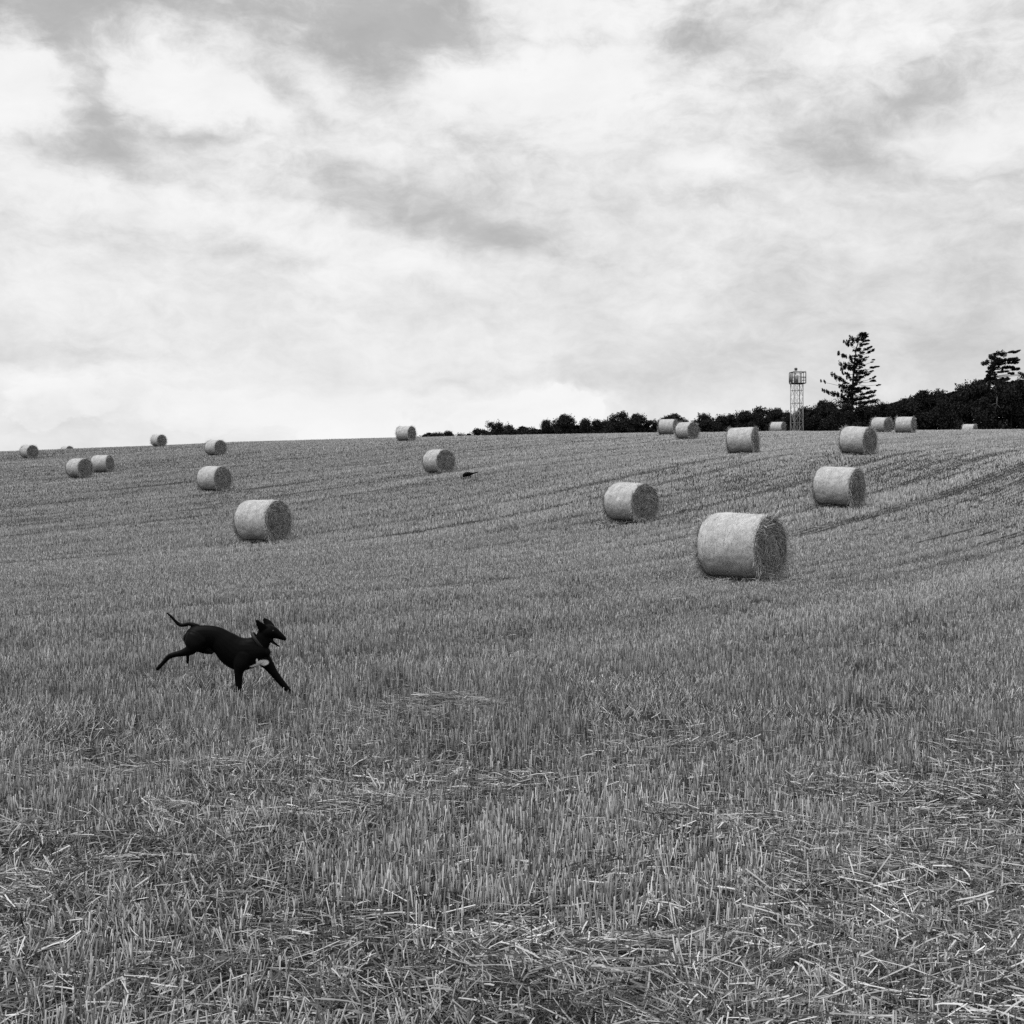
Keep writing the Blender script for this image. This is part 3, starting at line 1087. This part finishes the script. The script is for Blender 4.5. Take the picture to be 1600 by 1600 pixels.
    for k in range(n):
        k2 = (k + 1) % n
        for j in range(4):
            j2 = (j + 1) % 4
            Q.append((k * 4 + j, k * 4 + j2, k2 * 4 + j2, k2 * 4 + j))
    col = mesh_np("collar", V, Q, grey_mat("collar_webbing", .007, .012, 40, .6, .3), parent=root, smooth=True)
    # tongue
    V, Q = [], []
    n = 9
    for i in range(n):
        t_ = i / (n - 1)
        cx, cy = 1165 + t_ * 58, 388 + t_ * 46
        w = .013 * math.sqrt(max(0.02, 1 - t_ ** 3))
        z = (985 - cy) / K
        for (dy, dz) in ((-w, 0), (0, .003), (w, 0), (0, -.003)):
            V.append(((cx - 880) / K, dy, z + dz))
    for i in range(n - 1):
        for j in range(4):
            j2 = (j + 1) % 4
            Q.append((i * 4 + j, i * 4 + j2, (i + 1) * 4 + j2, (i + 1) * 4 + j))
    Q.append((0, 1, 2, 3)); Q.append(((n - 1) * 4 + 3, (n - 1) * 4 + 2, (n - 1) * 4 + 1, (n - 1) * 4))
    mesh_np("tongue", V, Q, grey_mat("tongue_flesh", .2, .28, 40, .4, .5), parent=root, smooth=True)
    # eyes
    import bmesh
    for s_ in (-1, 1):
        bm = bmesh.new()
        bmesh.ops.create_uvsphere(bm, u_segments=12, v_segments=8, radius=.008,
                                  matrix=Matrix.Translation(((1188 - 880) / K, s_ * .036, (985 - 312) / K)))
        me = bpy.data.meshes.new("eye")
        bm.to_mesh(me); bm.free()
        for p in me.polygons:
            p.use_smooth = True
        me.materials.append(grey_mat("eye_dark", .01, .02, 10, .1, .5))
        e = bpy.data.objects.new("eye", me)
        C.objects.link(e)
        e.parent = root
    tag(root, "black smooth-coated dog with a white chest patch galloping to the right", "dog", "dogs on the field")


running_dog()


def far_dog():
    # second dog, low in the stubble, head towards the left, tail out to the right
    gx, gy = pix_to_ground(733, 747.5)
    root = empty("distant_dog", (gx, gy, hz(gx, gy) + .11), 0.0)
    s = gy / F                  # metres per photo pixel

    def p(u, y, side, a, b):
        return ((u - 733) * s, (749.5 - y) * s, side, a * s, b * s)
    T = [
        [p(724.0, 746.6, 0, 1.9, 1.6), p(725.5, 745.2, 0, 2.9, 2.2), p(728, 744.0, 0, 3.6, 2.9), p(731.5, 743.4, 0, 3.5, 2.9), p(735, 743.0, 0, 2.7, 2.5), p(738, 742.4, 0, 1.7, 1.5)],
        [p(736, 742.4, 0, 1.6, 1.4), p(739.5, 742.2, 0, 1.2, 1.1), p(743, 741.3, .02, 1.0, .9), p(746.6, 740.6, .03, .8, .6)],
        [p(727, 745, -.05, 1.6, 1.3), p(725.6, 747, -.06, .9, .9), p(724.6, 752.8, -.06, .6, .6)],
        [p(728, 745, .06, 1.6, 1.3), p(728.2, 747, .07, .8, .8), p(727.4, 752.8, .07, .6, .6)],
        [p(734, 744, -.05, 1.8, 1.3), p(732.4, 746.4, -.06, .9, .8), p(733.2, 752.8, -.06, .6, .6)],
        [p(735, 744, .06, 1.8, 1.3), p(734.6, 746.4, .07, .9, .8), p(735.6, 752.8, .07, .6, .6)],
        [p(724.6, 745.4, -.03, 1.0, .5), p(725.8, 743.4, -.05, .5, .3)],
        [p(724.6, 745.4, .03, 1.0, .5), p(725.8, 743.4, .05, .5, .3)],
    ]
    build_dog("body", T, 0.014, MAT_FUR, root)
    tag(root, "tiny black dog far up the field, low in the stubble with tail trailing right", "dog", "dogs on the field")


far_dog()


# ------------------------------------------------------------------ trees
def tube_np(points, radii, n=6):
    V, Q = [], []
    m = len(points)
    for i in range(m):
        a, b = Vector(points[max(0, i - 1)]), Vector(points[min(m - 1, i + 1)])
        t = (b - a).normalized()
        e1 = t.orthogonal().normalized()
        if i and e1.dot(prev) < 0:
            e1 = -e1
        # keep the frame steady
        if i:
            e1 = (prev - t * prev.dot(t)).normalized()
        prev = e1
        e2 = t.cross(e1)
        for k in range(n):
            an = 2 * math.pi * k / n
            V.append(Vector(points[i]) + (e1 * math.cos(an) + e2 * math.sin(an)) * radii[i])
    for i in range(m - 1):
        for k in range(n):
            k2 = (k + 1) % n
            Q.append((i * n + k, i * n + k2, (i + 1) * n + k2, (i + 1) * n + k))
    V.append(Vector(points[-1]))
    T = [((m - 1) * n + k, (m - 1) * n + (k + 1) % n, len(V) - 1) for k in range(n)]
    return V, Q, T


class Acc:
    def __init__(s):
        s.V, s.Q, s.T, s.off = [], [], [], 0

    def add(s, VQT):
        V, Q, T = VQT
        s.V += [tuple(v) for v in V]
        s.Q += [tuple(k + s.off for k in q_) for q_ in Q]
        s.T += [tuple(k + s.off for k in q_) for q_ in T]
        s.off += len(V)

    def tube(s, p, r, n=6):
        s.add(tube_np(p, r, n))

    def bar(s, a, b, w):
        s.add(tube_np([a, b], [w, w], 4))

    def build(s, name, mat, parent=None, smooth=True):
        return mesh_np(name, s.V, s.Q, mat, parent=parent, smooth=smooth, tris=s.T)


def leaves(g, centres, size, lo=.008, hi=.06, flat=0.0):
    n = len(centres)
    a = norm(g.normal(0, 1, (n, 3)) * [1, 1, 1 - flat])
    b = norm(np.cross(a, g.normal(0, 1, (n, 3))))
    sz = size * g.uniform(.5, 1.4, n)[:, None]
    c = np.asarray(centres)
    V = np.stack([c - a * sz, c + b * sz * .55, c + a * sz, c - b * sz * .55], 1).reshape(-1, 3)
    Q = np.arange(n)[:, None] * 4 + np.arange(4)[None]
    return V, Q, np.repeat(g.uniform(lo, hi, n), 4)


def broadleaf(seed, H, W, name="broadleaf_tree", low=.12, nlobe=22, per=330, windy=0.0, shape='round'):
    g = np.random.default_rng(seed)
    root = empty(name, (0, 0, 0))
    A = Acc()
    trunk_top = H * .75
    tp = [(0, 0, -.3), (g.normal(0, .1), g.normal(0, .1), H * .3), (g.normal(0, .25) + windy * H * .05, g.normal(0, .2), H * .55), (windy * H * .12, 0, trunk_top)]
    A.tube(tp, [.03 * H, .022 * H, .016 * H, .006 * H], 8)
    pts_ = []
    for k in range(nlobe + 16):
        hh = g.uniform(low, .93) if k < nlobe else g.uniform(.55, .95)
        if shape == 'round':
            rw = W * .5 * math.sqrt(max(.05, 1 - ((hh - .5) / .52) ** 2))
        else:
            rw = W * .5 * (1.05 - hh) ** .6
        an = g.uniform(0, 2 * math.pi)
        rr = rw * g.uniform(.25, .85)
        c = np.array([math.cos(an) * rr + windy * H * .15 * hh, math.sin(an) * rr, H * hh])
        rad_ = H * g.uniform(.08, .17) * (1.0 if k < nlobe else .72)
        c[2] = min(c[2], H - rad_ * .9)
        s0 = Vector(tp[1]) if hh < .5 else Vector(tp[2])
        A.tube([s0, (s0 + Vector(c)) / 2 + Vector((0, 0, -.2)), Vector(c)], [.008 * H, .005 * H, .002 * H], 5)
        m = int(per * g.uniform(.7, 1.3))
        dv = norm(g.normal(0, 1, (m, 3)))
        rr_ = rad_ * (g.random(m) ** .45)[:, None] * (1 + .35 * np.sin(dv[:, :1] * 5 + k) * np.cos(dv[:, 1:2] * 6))
        pts_.append(c + dv * rr_ * [1.25, 1.25, .85])
    # a few stray sprigs
    Pn = np.concatenate(pts_)
    A.build("trunk", MAT_BARK, root)
    V, Q, t = leaves(g, Pn, .17)
    mesh_np("crown", V, Q, MAT_LEAF, t, parent=root)
    return root


TD = 292.0


def top_z(y, d):
    return EYE + (800 - y) * d / F


protos = []
for (sd_, H, W, kw) in [(31, 10, 8.5, dict()), (32, 10, 7, dict(nlobe=18)), (33, 10, 9.5, dict(nlobe=26)), (34, 10, 6, dict(shape='cone', nlobe=18)),
                        (35, 10, 8, dict(windy=.6, nlobe=14, per=260)), (36, 10, 10.5, dict(nlobe=28, low=.08))]:
    protos.append((broadleaf(sd_, H, W, **kw), H))
used = set()
G_TREES = "dark trees of the wood behind the crest"
TREES = [  # u, top y, distance offset, width factor, prototype, label
    (675, 674.5, 18, .8, 5, "lowest bush at the left tip of the tree line beside the skyline bale"),
    (703, 673, 15, .75, 2, "low flat bush second from the left tip of the tree line"),
    (728, 676, 15, .6, 5, "very low bush in the dip before the wispy wind-bent tree"),
    (771, 656, 5, .62, 4, "wispy wind-bent tree standing up first at the left of the tree line"),
    (752, 669, 0, .7, 2, "low bush at the left foot of the wispy wind-bent tree"),
    (785, 660, 8, .7, 4, "thin leaning tree just right of the wispy wind-bent tree"),
    (812, 665, 0, .95, 5, "broad low bush between the thin leaning tree and the pointed small tree"),
    (853, 654, 4, .55, 3, "pointed small tree left of the round-headed tree"),
    (883, 647, 0, .75, 0, "round-headed tree rising over the left half of the tree line"),
    (915, 652, 6, .62, 3, "tree with a pointed head right of the round-headed tree"),
    (941, 655, -4, .8, 2, "low tree filling the gap before the tallest clump of the left half"),
    (968, 642, 3, .82, 1, "tallest tree in the middle clump left of the pair of crest bales"),
    (995, 646, 0, .75, 0, "tree forming the right shoulder of the middle clump"),
    (1022, 655, 2, .75, 5, "low tree just before the pair of crest bales"),
    (1046, 645, -3, .85, 0, "domed tree directly behind the pair of crest bales"),
    (1078, 654, 4, .7, 2, "low tree right of the dome behind the pair of crest bales"),
    (1105, 645, 0, .85, 1, "tree right of the pair of crest bales with an open feathery top"),
    (1138, 646, 6, .85, 2, "broad tree above the side-on bale left of the tower"),
    (1168, 640, 0, .85, 0, "tree two places left of the bale beside the tower"),
    (1192, 634, 4, .95, 1, "high tree left of the gap beside the tower"),
    (1215, 636, -3, .7, 0, "tree directly above the bale sunk beside the tower"),
    (1238, 641, 8, .6, 2, "low tree seen through the lattice of the tower"),
    (1263, 634, 0, .85, 1, "tree just right of the lattice tower"),
    (1288, 625, 2, .95, 0, "tree with a hole of sky in it, left foot of the tall conifer"),
    (1312, 628, -4, .85, 2, "dense tree under the left branches of the tall conifer"),
    (1352, 630, -4, .95, 5, "dense tree under the right branches of the tall conifer"),
    (1383, 628, 2, .85, 1, "tree rising right of the tall conifer above the left of two bales"),
    (1412, 622, 0, .95, 0, "tree above the right of two bales before the wood"),
    (1448, 607, 2, 1.15, 5, "large smooth dome of a tree midway between the two conifers"),
    (1482, 612, -3, .95, 2, "right shoulder tree beside the large smooth dome"),
    (1506, 600, 0, .95, 1, "tree with gaps in its head left of the ragged conifer"),
    (1532, 591, -5, 1.1, 0, "tall dark tree touching the left side of the ragged conifer"),
    (1580, 591, -7, 1.15, 5, "tall dark tree under the right branches of the ragged conifer"),
    (1612, 588, -4, 1.1, 2, "dark tree cut by the right edge of the picture"),
]
for (u, ty, dd, wf, pi, label) in TREES:
    proto, H = protos[pi]
    o = proto if pi not in used else copy_tree(proto)
    used.add(pi)
    d = TD + dd
    x = (u - 800) * d / F
    b = hz(x, d)
    hgt = top_z(ty, d) - b
    s = hgt / H
    o.location = (x, d, b)
    w = max(.5, min(1.5, (wf * 1.0) * 10 / H))
    o.scale = (w, w, s)
    o.rotation_euler = (0, 0, 0 if pi == 4 else random.uniform(0, 6.28))
    tag(o, label, "bush" if "bush" in label else "tree", G_TREES)
    if "bush" in label:
        o.name = "bush"


# the closed mass of the wood behind the single trees
def build_wood():
    g = np.random.default_rng(77)
    prof = [(655, 678), (700, 676), (745, 679), (770, 670), (850, 664), (885, 655), (930, 660), (968, 651), (1020, 660), (1048, 652), (1080, 659), (1110, 652), (1160, 649),
            (1195, 641), (1230, 652), (1265, 641), (1300, 634), (1350, 636), (1400, 630), (1450, 616), (1500, 607), (1540, 601), (1600, 600), (1700, 590)]
    us, ys = zip(*prof)
    n = 120000
    u = g.uniform(655, 1700, n)
    d = TD + 14 + g.uniform(-4, 12, n)
    lump = 7 * (v1(u * .06, d * 0.1) - .5) + 4 * (v2(u * .17, d * .3) - .5)
    yt = np.interp(u, us, ys) + 2.5 + lump
    x = (u - 800) * TD / F
    b = height(x, d)
    zt = EYE + (800 - yt) * TD / F
    z = b + (zt - b) * (1 - g.random(n) ** 1.6)
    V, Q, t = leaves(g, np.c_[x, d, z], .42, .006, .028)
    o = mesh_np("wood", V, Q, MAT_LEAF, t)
    tag(o, "dark closed mass of woodland undergrowth behind the tree line", kind='stuff')


build_wood()


def foliage_blob(g, c, rx, ry, rz, n, rot=0.0):
    dv = norm(g.normal(0, 1, (n, 3))) * (g.random(n) ** .4)[:, None]
    dv = dv * [rx, ry, rz]
    ca, sa = math.cos(rot), math.sin(rot)
    return np.c_[dv[:, 0] * ca - dv[:, 2] * sa, dv[:, 1], dv[:, 0] * sa + dv[:, 2] * ca] + c


def tall_conifer():
    g = np.random.default_rng(5)
    d = TD - 2
    s = d / F                      # metres per photo px
    u0 = 1331
    x0 = (u0 - 800) * s
    b = hz(x0, d)
    root = empty("tall_conifer", (x0, d, b))

    def w(cx, cy, dy=0.0):         # trace of the tree -> local metres
        return Vector(((1280 + cx / 9.41 - u0) * s, dy, top_z(510 + cy / 9.41, d) - b))
    tx = lambda cy: 480 + (1080 - cy) * (170 / 990)
    A = Acc()
    base = Vector((0, 0, -.3))
    A.tube([base, w(478, 1300), w(482, 1080), w(498, 800), w(515, 560), w(545, 330), w(590, 180), w(645, 95)], [.34, .3, .26, .22, .17, .11, .07, .03], 8)
    A.build("trunk", MAT_BARK, root)
    B = Acc()
    P_ = []
    # (attach y, tip x, tip y, share with foliage from the tip, thickness)
    br = [(870, 165, 722, .62, 26), (860, 95, 778, .16, 14), (905, 290, 875, .8, 20), (1075, 105, 912, .42, 18), (1090, 205, 990, .85, 22), (575, 310, 560, .8, 34),
          (585, 330, 620, .5, 20), (500, 310, 380, .75, 24), (360, 380, 210, .45, 22), (350, 425, 215, .5, 20), (345, 505, 350, .6, 12), (245, 455, 165, .7, 30), (700, 345, 690, .6, 16),
          (790, 400, 740, .7, 20), (640, 430, 620, .6, 24), (240, 738, 203, .5, 18), (380, 778, 292, .42, 14), (430, 782, 352, .5, 17), (530, 692, 455, .85, 26),
          (565, 835, 500, .2, 17), (560, 670, 575, .5, 22), (650, 880, 577, .42, 20), (690, 690, 660, .85, 34), (760, 780, 672, .5, 17), (790, 660, 730, .7, 26), (810, 600, 780, .5, 18),
          (815, 842, 742, .32, 11), (815, 815, 808, .28, 16), (850, 912, 845, .16, 11), (905, 740, 895, .5, 26), (1010, 825, 962, .3, 20), (1080, 752, 1030, .6, 26),
          (1000, 640, 900, .9, 36), (980, 340, 930, .9, 34), (940, 420, 900, .9, 30), (1100, 640, 1050, .9, 36), (1100, 330, 1075, .9, 36), (1050, 720, 970, .6, 22),
          (1130, 780, 1110, .9, 40), (1140, 250, 1120, .9, 40), (270, 690, 250, .8, 24), (200, 700, 130, .7, 22)]
    for (ay, tx_, ty_, share, th) in br:
        dep = g.normal(0, .35) * abs(tx_ - tx(ay)) / 9.41 * s
        a, t = w(tx(ay), ay), w(tx_, ty_, dep)
        mid = (a + t) / 2 + Vector((0, 0, -.06 * (t - a).length))
        B.tube([a, mid, t], [.06, .04, .02], 5)
        L = (t - a).length
        k = max(2, int(L * share / .34))
        for j in range(k):
            f = 1 - share * (j + .2) / k
            c = a.lerp(t, f) if f > .5 else a.lerp(t, f)
            sag = -.06 * L * 4 * f * (1 - f) * .5
            r = th / 9.41 * s * g.uniform(.8, 1.25)
            c = np.array(c) + [g.normal(0, .1), g.normal(0, .25), sag + g.normal(.05, .12)]
            P_.append(foliage_blob(g, c, r * 1.6, r * 1.5, r * .62, 75, math.atan2((t - a).z, (t - a).x) * .6))
    # whorls towards and away from the viewer, short so that sky shows between
    for k in range(30):
        ay = 180 + 900 * (k / 30) + g.normal(0, 12)
        a = w(tx(ay), ay)
        L = (0.9 + 3.0 * (ay / 1080)) * g.uniform(.5, 1)
        sg = 1 if k % 2 else -1
        t = a + Vector((g.normal(0, .55), sg * L, L * .18))
        B.tube([a, (a + t) / 2 + Vector((0, 0, -.1)), t], [.05, .035, .02], 5)
        for f in (.6, .8, 1.0):
            P_.append(foliage_blob(g, np.array(a.lerp(t, f)), .38, .5, .17, 38))
    for (cx, cy, r) in ((640, 110, 36), (600, 140, 44), (570, 190, 40), (650, 170, 38), (640, 200, 30), (615, 115, 30), (680, 97, 14), (660, 130, 30), (480, 1000, 60), (520, 940, 60), (450, 1080, 70), (560, 1060, 60),
                        (520, 600, 28), (530, 660, 34), (440, 610, 24), (500, 900, 44)):
        r = r / 9.41 * s
        P_.append(foliage_blob(g, np.array(w(cx, cy)), r * 1.1, r * 1.1, r * .8, 150))
    for k in range(60):
        cy = 250 + 880 * g.random() ** .8
        wd = 30 + 150 * (cy / 1080) ** 1.6
        c = w(tx(cy) + g.normal(0, wd * .75), cy + g.normal(0, 10), g.normal(0, .8))
        P_.append(foliage_blob(g, np.array(c), .55, .5, .17, 60, g.normal(0, .3)))
    B.build("branches", MAT_BARK, root)
    Pn = np.concatenate(P_)
    V, Q, t = leaves(g, Pn, .14, .006, .03)
    mesh_np("crown", V, Q, MAT_LEAF, t, parent=root)
    tag(root, "tall open conifer with upswept gappy branches standing above the wood", "conifer", "conifers rising out of the wood")


tall_conifer()


def ragged_conifer():
    g = np.random.default_rng(6)
    d = TD - 4
    s = d / F
    u0 = 1546
    x0 = (u0 - 800) * s
    b = hz(x0, d)
    root = empty("ragged_conifer", (x0, d, b))
    k = 10.667

    def w(cx, cy, dy=0.0):
        return Vector(((1480 + cx / k - u0) * s, dy, top_z(530 + cy / k, d) - b))
    A = Acc()
    A.tube([Vector((0, 0, -.3)), w(700, 1350), w(705, 1120), w(706, 940), w(700, 760), w(695, 640), w(740, 480), w(780, 340), w(795, 240)], [.34, .3, .28, .26, .24, .2, .15, .1, .04], 8)
    A.build("trunk", MAT_BARK, root)
    A = Acc()      # dead limb standing clear of the foliage at the front
    A.tube([w(700, 1400, -.6), w(690, 1230, -3.6), w(704, 1120, -4.4), w(710, 1000, -4.4), w(712, 900, -3.8), w(705, 780, -.3)], [.14, .13, .16, .15, .12, .08], 7)
    A.tube([w(708, 1110, -4.4), w(660, 1100, -4.7), w(600, 1130, -4.8)], [.09, .06, .03], 5)
    A.tube([w(690, 1105, -4.4), w(740, 1160, -4.7), w(750, 1185, -4.8)], [.10, .07, .04], 5)
    A.build("bare_limb", MAT_PALE_BARK, root)
    B = Acc()
    P_ = []
    layers = [(785, 240, 42, 26), (910, 235, 82, 40), (1090, 215, 84, 15), (1180, 197, 24, 13), (700, 350, 58, 40), (632, 405, 28, 11), (820, 325, 70, 48), (1010, 348, 130, 28), (1165, 345, 50, 15),
              (850, 410, 120, 26), (1070, 395, 100, 20), (820, 470, 90, 30), (1050, 468, 130, 24), (1175, 500, 64, 18), (1215, 585, 34, 20), (735, 545, 56, 38), (880, 558, 82, 20),
              (1040, 585, 58, 17), (700, 620, 42, 36), (648, 545, 20, 16), (900, 675, 150, 22), (1130, 715, 150, 26), (1275, 600, 26, 44), (960, 760, 160, 26), (745, 480, 50, 40), (700, 590, 44, 46), (720, 650, 90, 30), (795, 300, 50, 44), (860, 390, 90, 34), (900, 320, 60, 24), (650, 700, 120, 40), (800, 720, 140, 40)]
    for (cx, cy, rx, rz) in layers:
        dep = g.normal(0, .8)
        c = w(cx, cy, dep)
        a = w(700 + (650 - min(cy + 40, 650)) * .24, min(cy + 60, 900))
        B.tube([a, (a + c) / 2 + Vector((0, 0, .1)), c], [.08, .06, .03], 5)
        rx_, rz_ = rx / k * s, rz / k * s
        m = max(1, int(rx / 18))
        for j in range(m):
            f = (j + .5) / m * 2 - 1
            P_.append(foliage_blob(g, np.array(c) + [f * rx_ * .85, g.normal(0, .5), g.normal(0, .4) * rz_], rx_ / m * g.uniform(1.2, 2.2), .9, rz_ * g.uniform(.6, 1.5), 140, g.normal(.1, .25)))
    B.build("branches", MAT_BARK, root)
    V, Q, t = leaves(g, np.concatenate(P_), .14, .006, .03)
    mesh_np("crown", V, Q, MAT_LEAF, t, parent=root)
    tag(root, "ragged flat-topped conifer blown to the right, with a pale bare trunk, at far right", "conifer", "conifers rising out of the wood")


ragged_conifer()


# ------------------------------------------------------------------ lattice tower
def tower():
    d = TD - 32
    s = d / F
    u0 = 1245.0
    x0 = (u0 - 800) * s
    b = hz(x0, d)
    root = empty("lattice_tower", (x0, d, b), R(11))
    zt = lambda cy: top_z(550 + cy / 11.43, d) - b      # trace of the tower -> height above its foot
    hw = 7.9 * s * .93
    z0, z1 = -.2, zt(565)
    for sx, sy in ((-1, -1), (1, -1), (1, 1), (-1, 1)):
        A = Acc()
        fl = 1.18
        A.tube([(sx * hw * fl, sy * hw * fl, z0), (sx * hw, sy * hw, zt(1290)), (sx * hw, sy * hw, z1)], [.085, .08, .07], 6)
        A.build("leg", MAT_STEEL, root)
    A = Acc()
    levels = [z0 + .3, zt(1400), zt(1265), zt(1135), zt(1025), zt(917), zt(800), zt(688), z1]
    corners = [(-hw, -hw), (hw, -hw), (hw, hw), (-hw, hw)]
    for i, z in enumerate(levels):
        for k in range(4):
            a, c = corners[k], corners[(k + 1) % 4]
            if i in (1, 2, 3, 5, 7, 8):
                A.bar((a[0], a[1], z), (c[0], c[1], z), .042)
            if i < len(levels) - 1:
                zn = levels[i + 1]
                if i % 2 == 0:
                    A.bar((a[0], a[1], z), ((a[0] + c[0]) / 2, (a[1] + c[1]) / 2, zn), .03)
                    A.bar((c[0], c[1], z), ((a[0] + c[0]) / 2, (a[1] + c[1]) / 2, zn), .03)
                else:
                    A.bar(((a[0] + c[0]) / 2, (a[1] + c[1]) / 2, z), (a[0], a[1], zn), .03)
                    A.bar(((a[0] + c[0]) / 2, (a[1] + c[1]) / 2, z), (c[0], c[1], zn), .024)
    A.build("bracing", MAT_STEEL, root)
    A = Acc()      # ladder with hoops up the left side
    lx, ly = -hw * .35, -hw * .55
    for dx in (-.2, .2):
        A.bar((lx + dx, ly, z0 + .2), (lx + dx, ly, z1), .03)
    z = z0 + .5
    while z < z1:
        A.bar((lx - .2, ly, z), (lx + .2, ly, z), .018)
        z += .3
    A.build("ladder", MAT_STEEL, root)
    A = Acc()      # rest platform inside the tower
    zp = zt(1140)
    for k in range(7):
        yy = -hw + (k + .5) * hw * 2 / 7
        A.bar((-hw, yy, zp + .04), (hw, yy, zp + .04), .06)
    A.build("rest_platform", MAT_STEEL, root)
    # top cage
    cw = 10.3 * s * .93
    ca, cb = zt(565), zt(362)
    A = Acc()
    off = 1.4 * s
    cor = [(-cw + off, -cw), (cw + off, -cw), (cw + off, cw), (-cw + off, cw)]
    for z_, r_ in ((ca + .05, .085), (ca + (cb - ca) * .28, .04), (ca + (cb - ca) * .55, .06), (cb, .085)):
        for k in range(4):
            a, c = cor[k], cor[(k + 1) % 4]
            A.bar((a[0], a[1], z_), (c[0], c[1], z_), r_)
    for k in range(4):
        a, c = cor[k], cor[(k + 1) % 4]
        A.bar((a[0], a[1], ca), (a[0], a[1], cb), .09)
        m = ((a[0] + c[0]) / 2, (a[1] + c[1]) / 2)
        A.bar((m[0], m[1], ca), (m[0], m[1], cb), .06)
    for k in range(9):
        yy = -cw + (k + .5) * cw * 2 / 9
        A.bar((-cw + off, yy, ca - .02), (cw + off, yy, ca - .02), .07)
    A.bar((off, -cw, ca), (cw + off, -cw, ca + (cb - ca) * .55), .035)
    A.build("platform_cage", MAT_DARKSTEEL, root)
    # equipment: panel aerials on the left and one inside, all with boxes of real depth

    def box(name, cx, cy, cz, hx, hy, hzv, mat):
        V = [(cx + i * hx, cy + j * hy, cz + k_ * hzv) for i in (-1, 1) for j in (-1, 1) for k_ in (-1, 1)]
        Q = [(0, 1, 3, 2), (4, 6, 7, 5), (0, 4, 5, 1), (2, 3, 7, 6), (0, 2, 6, 4), (1, 5, 7, 3)]
        return mesh_np(name, V, Q, mat, parent=root)
    mg = grey_mat("panel_paint", .16, .22, 2, .5, .3)
    box("panel_aerial", -cw + off - .22, -cw * .5, (ca + cb) / 2 - .1, .13, .16, (cb - ca) * .42, mg)
    box("panel_aerial", -cw + off - .20, cw * .45, (ca + cb) / 2, .12, .16, (cb - ca) * .40, mg)
    box("equipment_cabinet", off - .25 * cw, 0, ca + (cb - ca) * .40, cw * .28, cw * .3, (cb - ca) * .36, grey_mat("cabinet_paint", .3, .4, 2, .5, .3))
    A = Acc()
    A.tube([(off - .4, -.2, ca + .1), (off - .4, -.2, zt(335))], [.05, .035], 6)
    A.build("mast", MAT_DARKSTEEL, root)
    A = Acc()
    zb0, zb1 = zt(335), zt(285)
    A.tube([(off - .4, -.2, zb0), (off - .4, -.2, zb0 + .06), (off - .4, -.2, zb1 - .06), (off - .4, -.2, zb1)], [.18, .25, .27, .16], 12)
    A.build("beacon", MAT_DARKSTEEL, root)
    for (dx, dy, top) in ((-cw + off, -cw, 300), (cw + off, -cw, 325), (cw + off, cw, 290)):
        A = Acc()
        A.tube([(dx, dy, cb), (dx, dy, zt(top))], [.022, .012], 5)
        A.build("whip_aerial", MAT_STEEL, root)
    tag(root, "slim steel lattice tower with a railed cage and aerials on top, behind the crest", "tower")


tower()
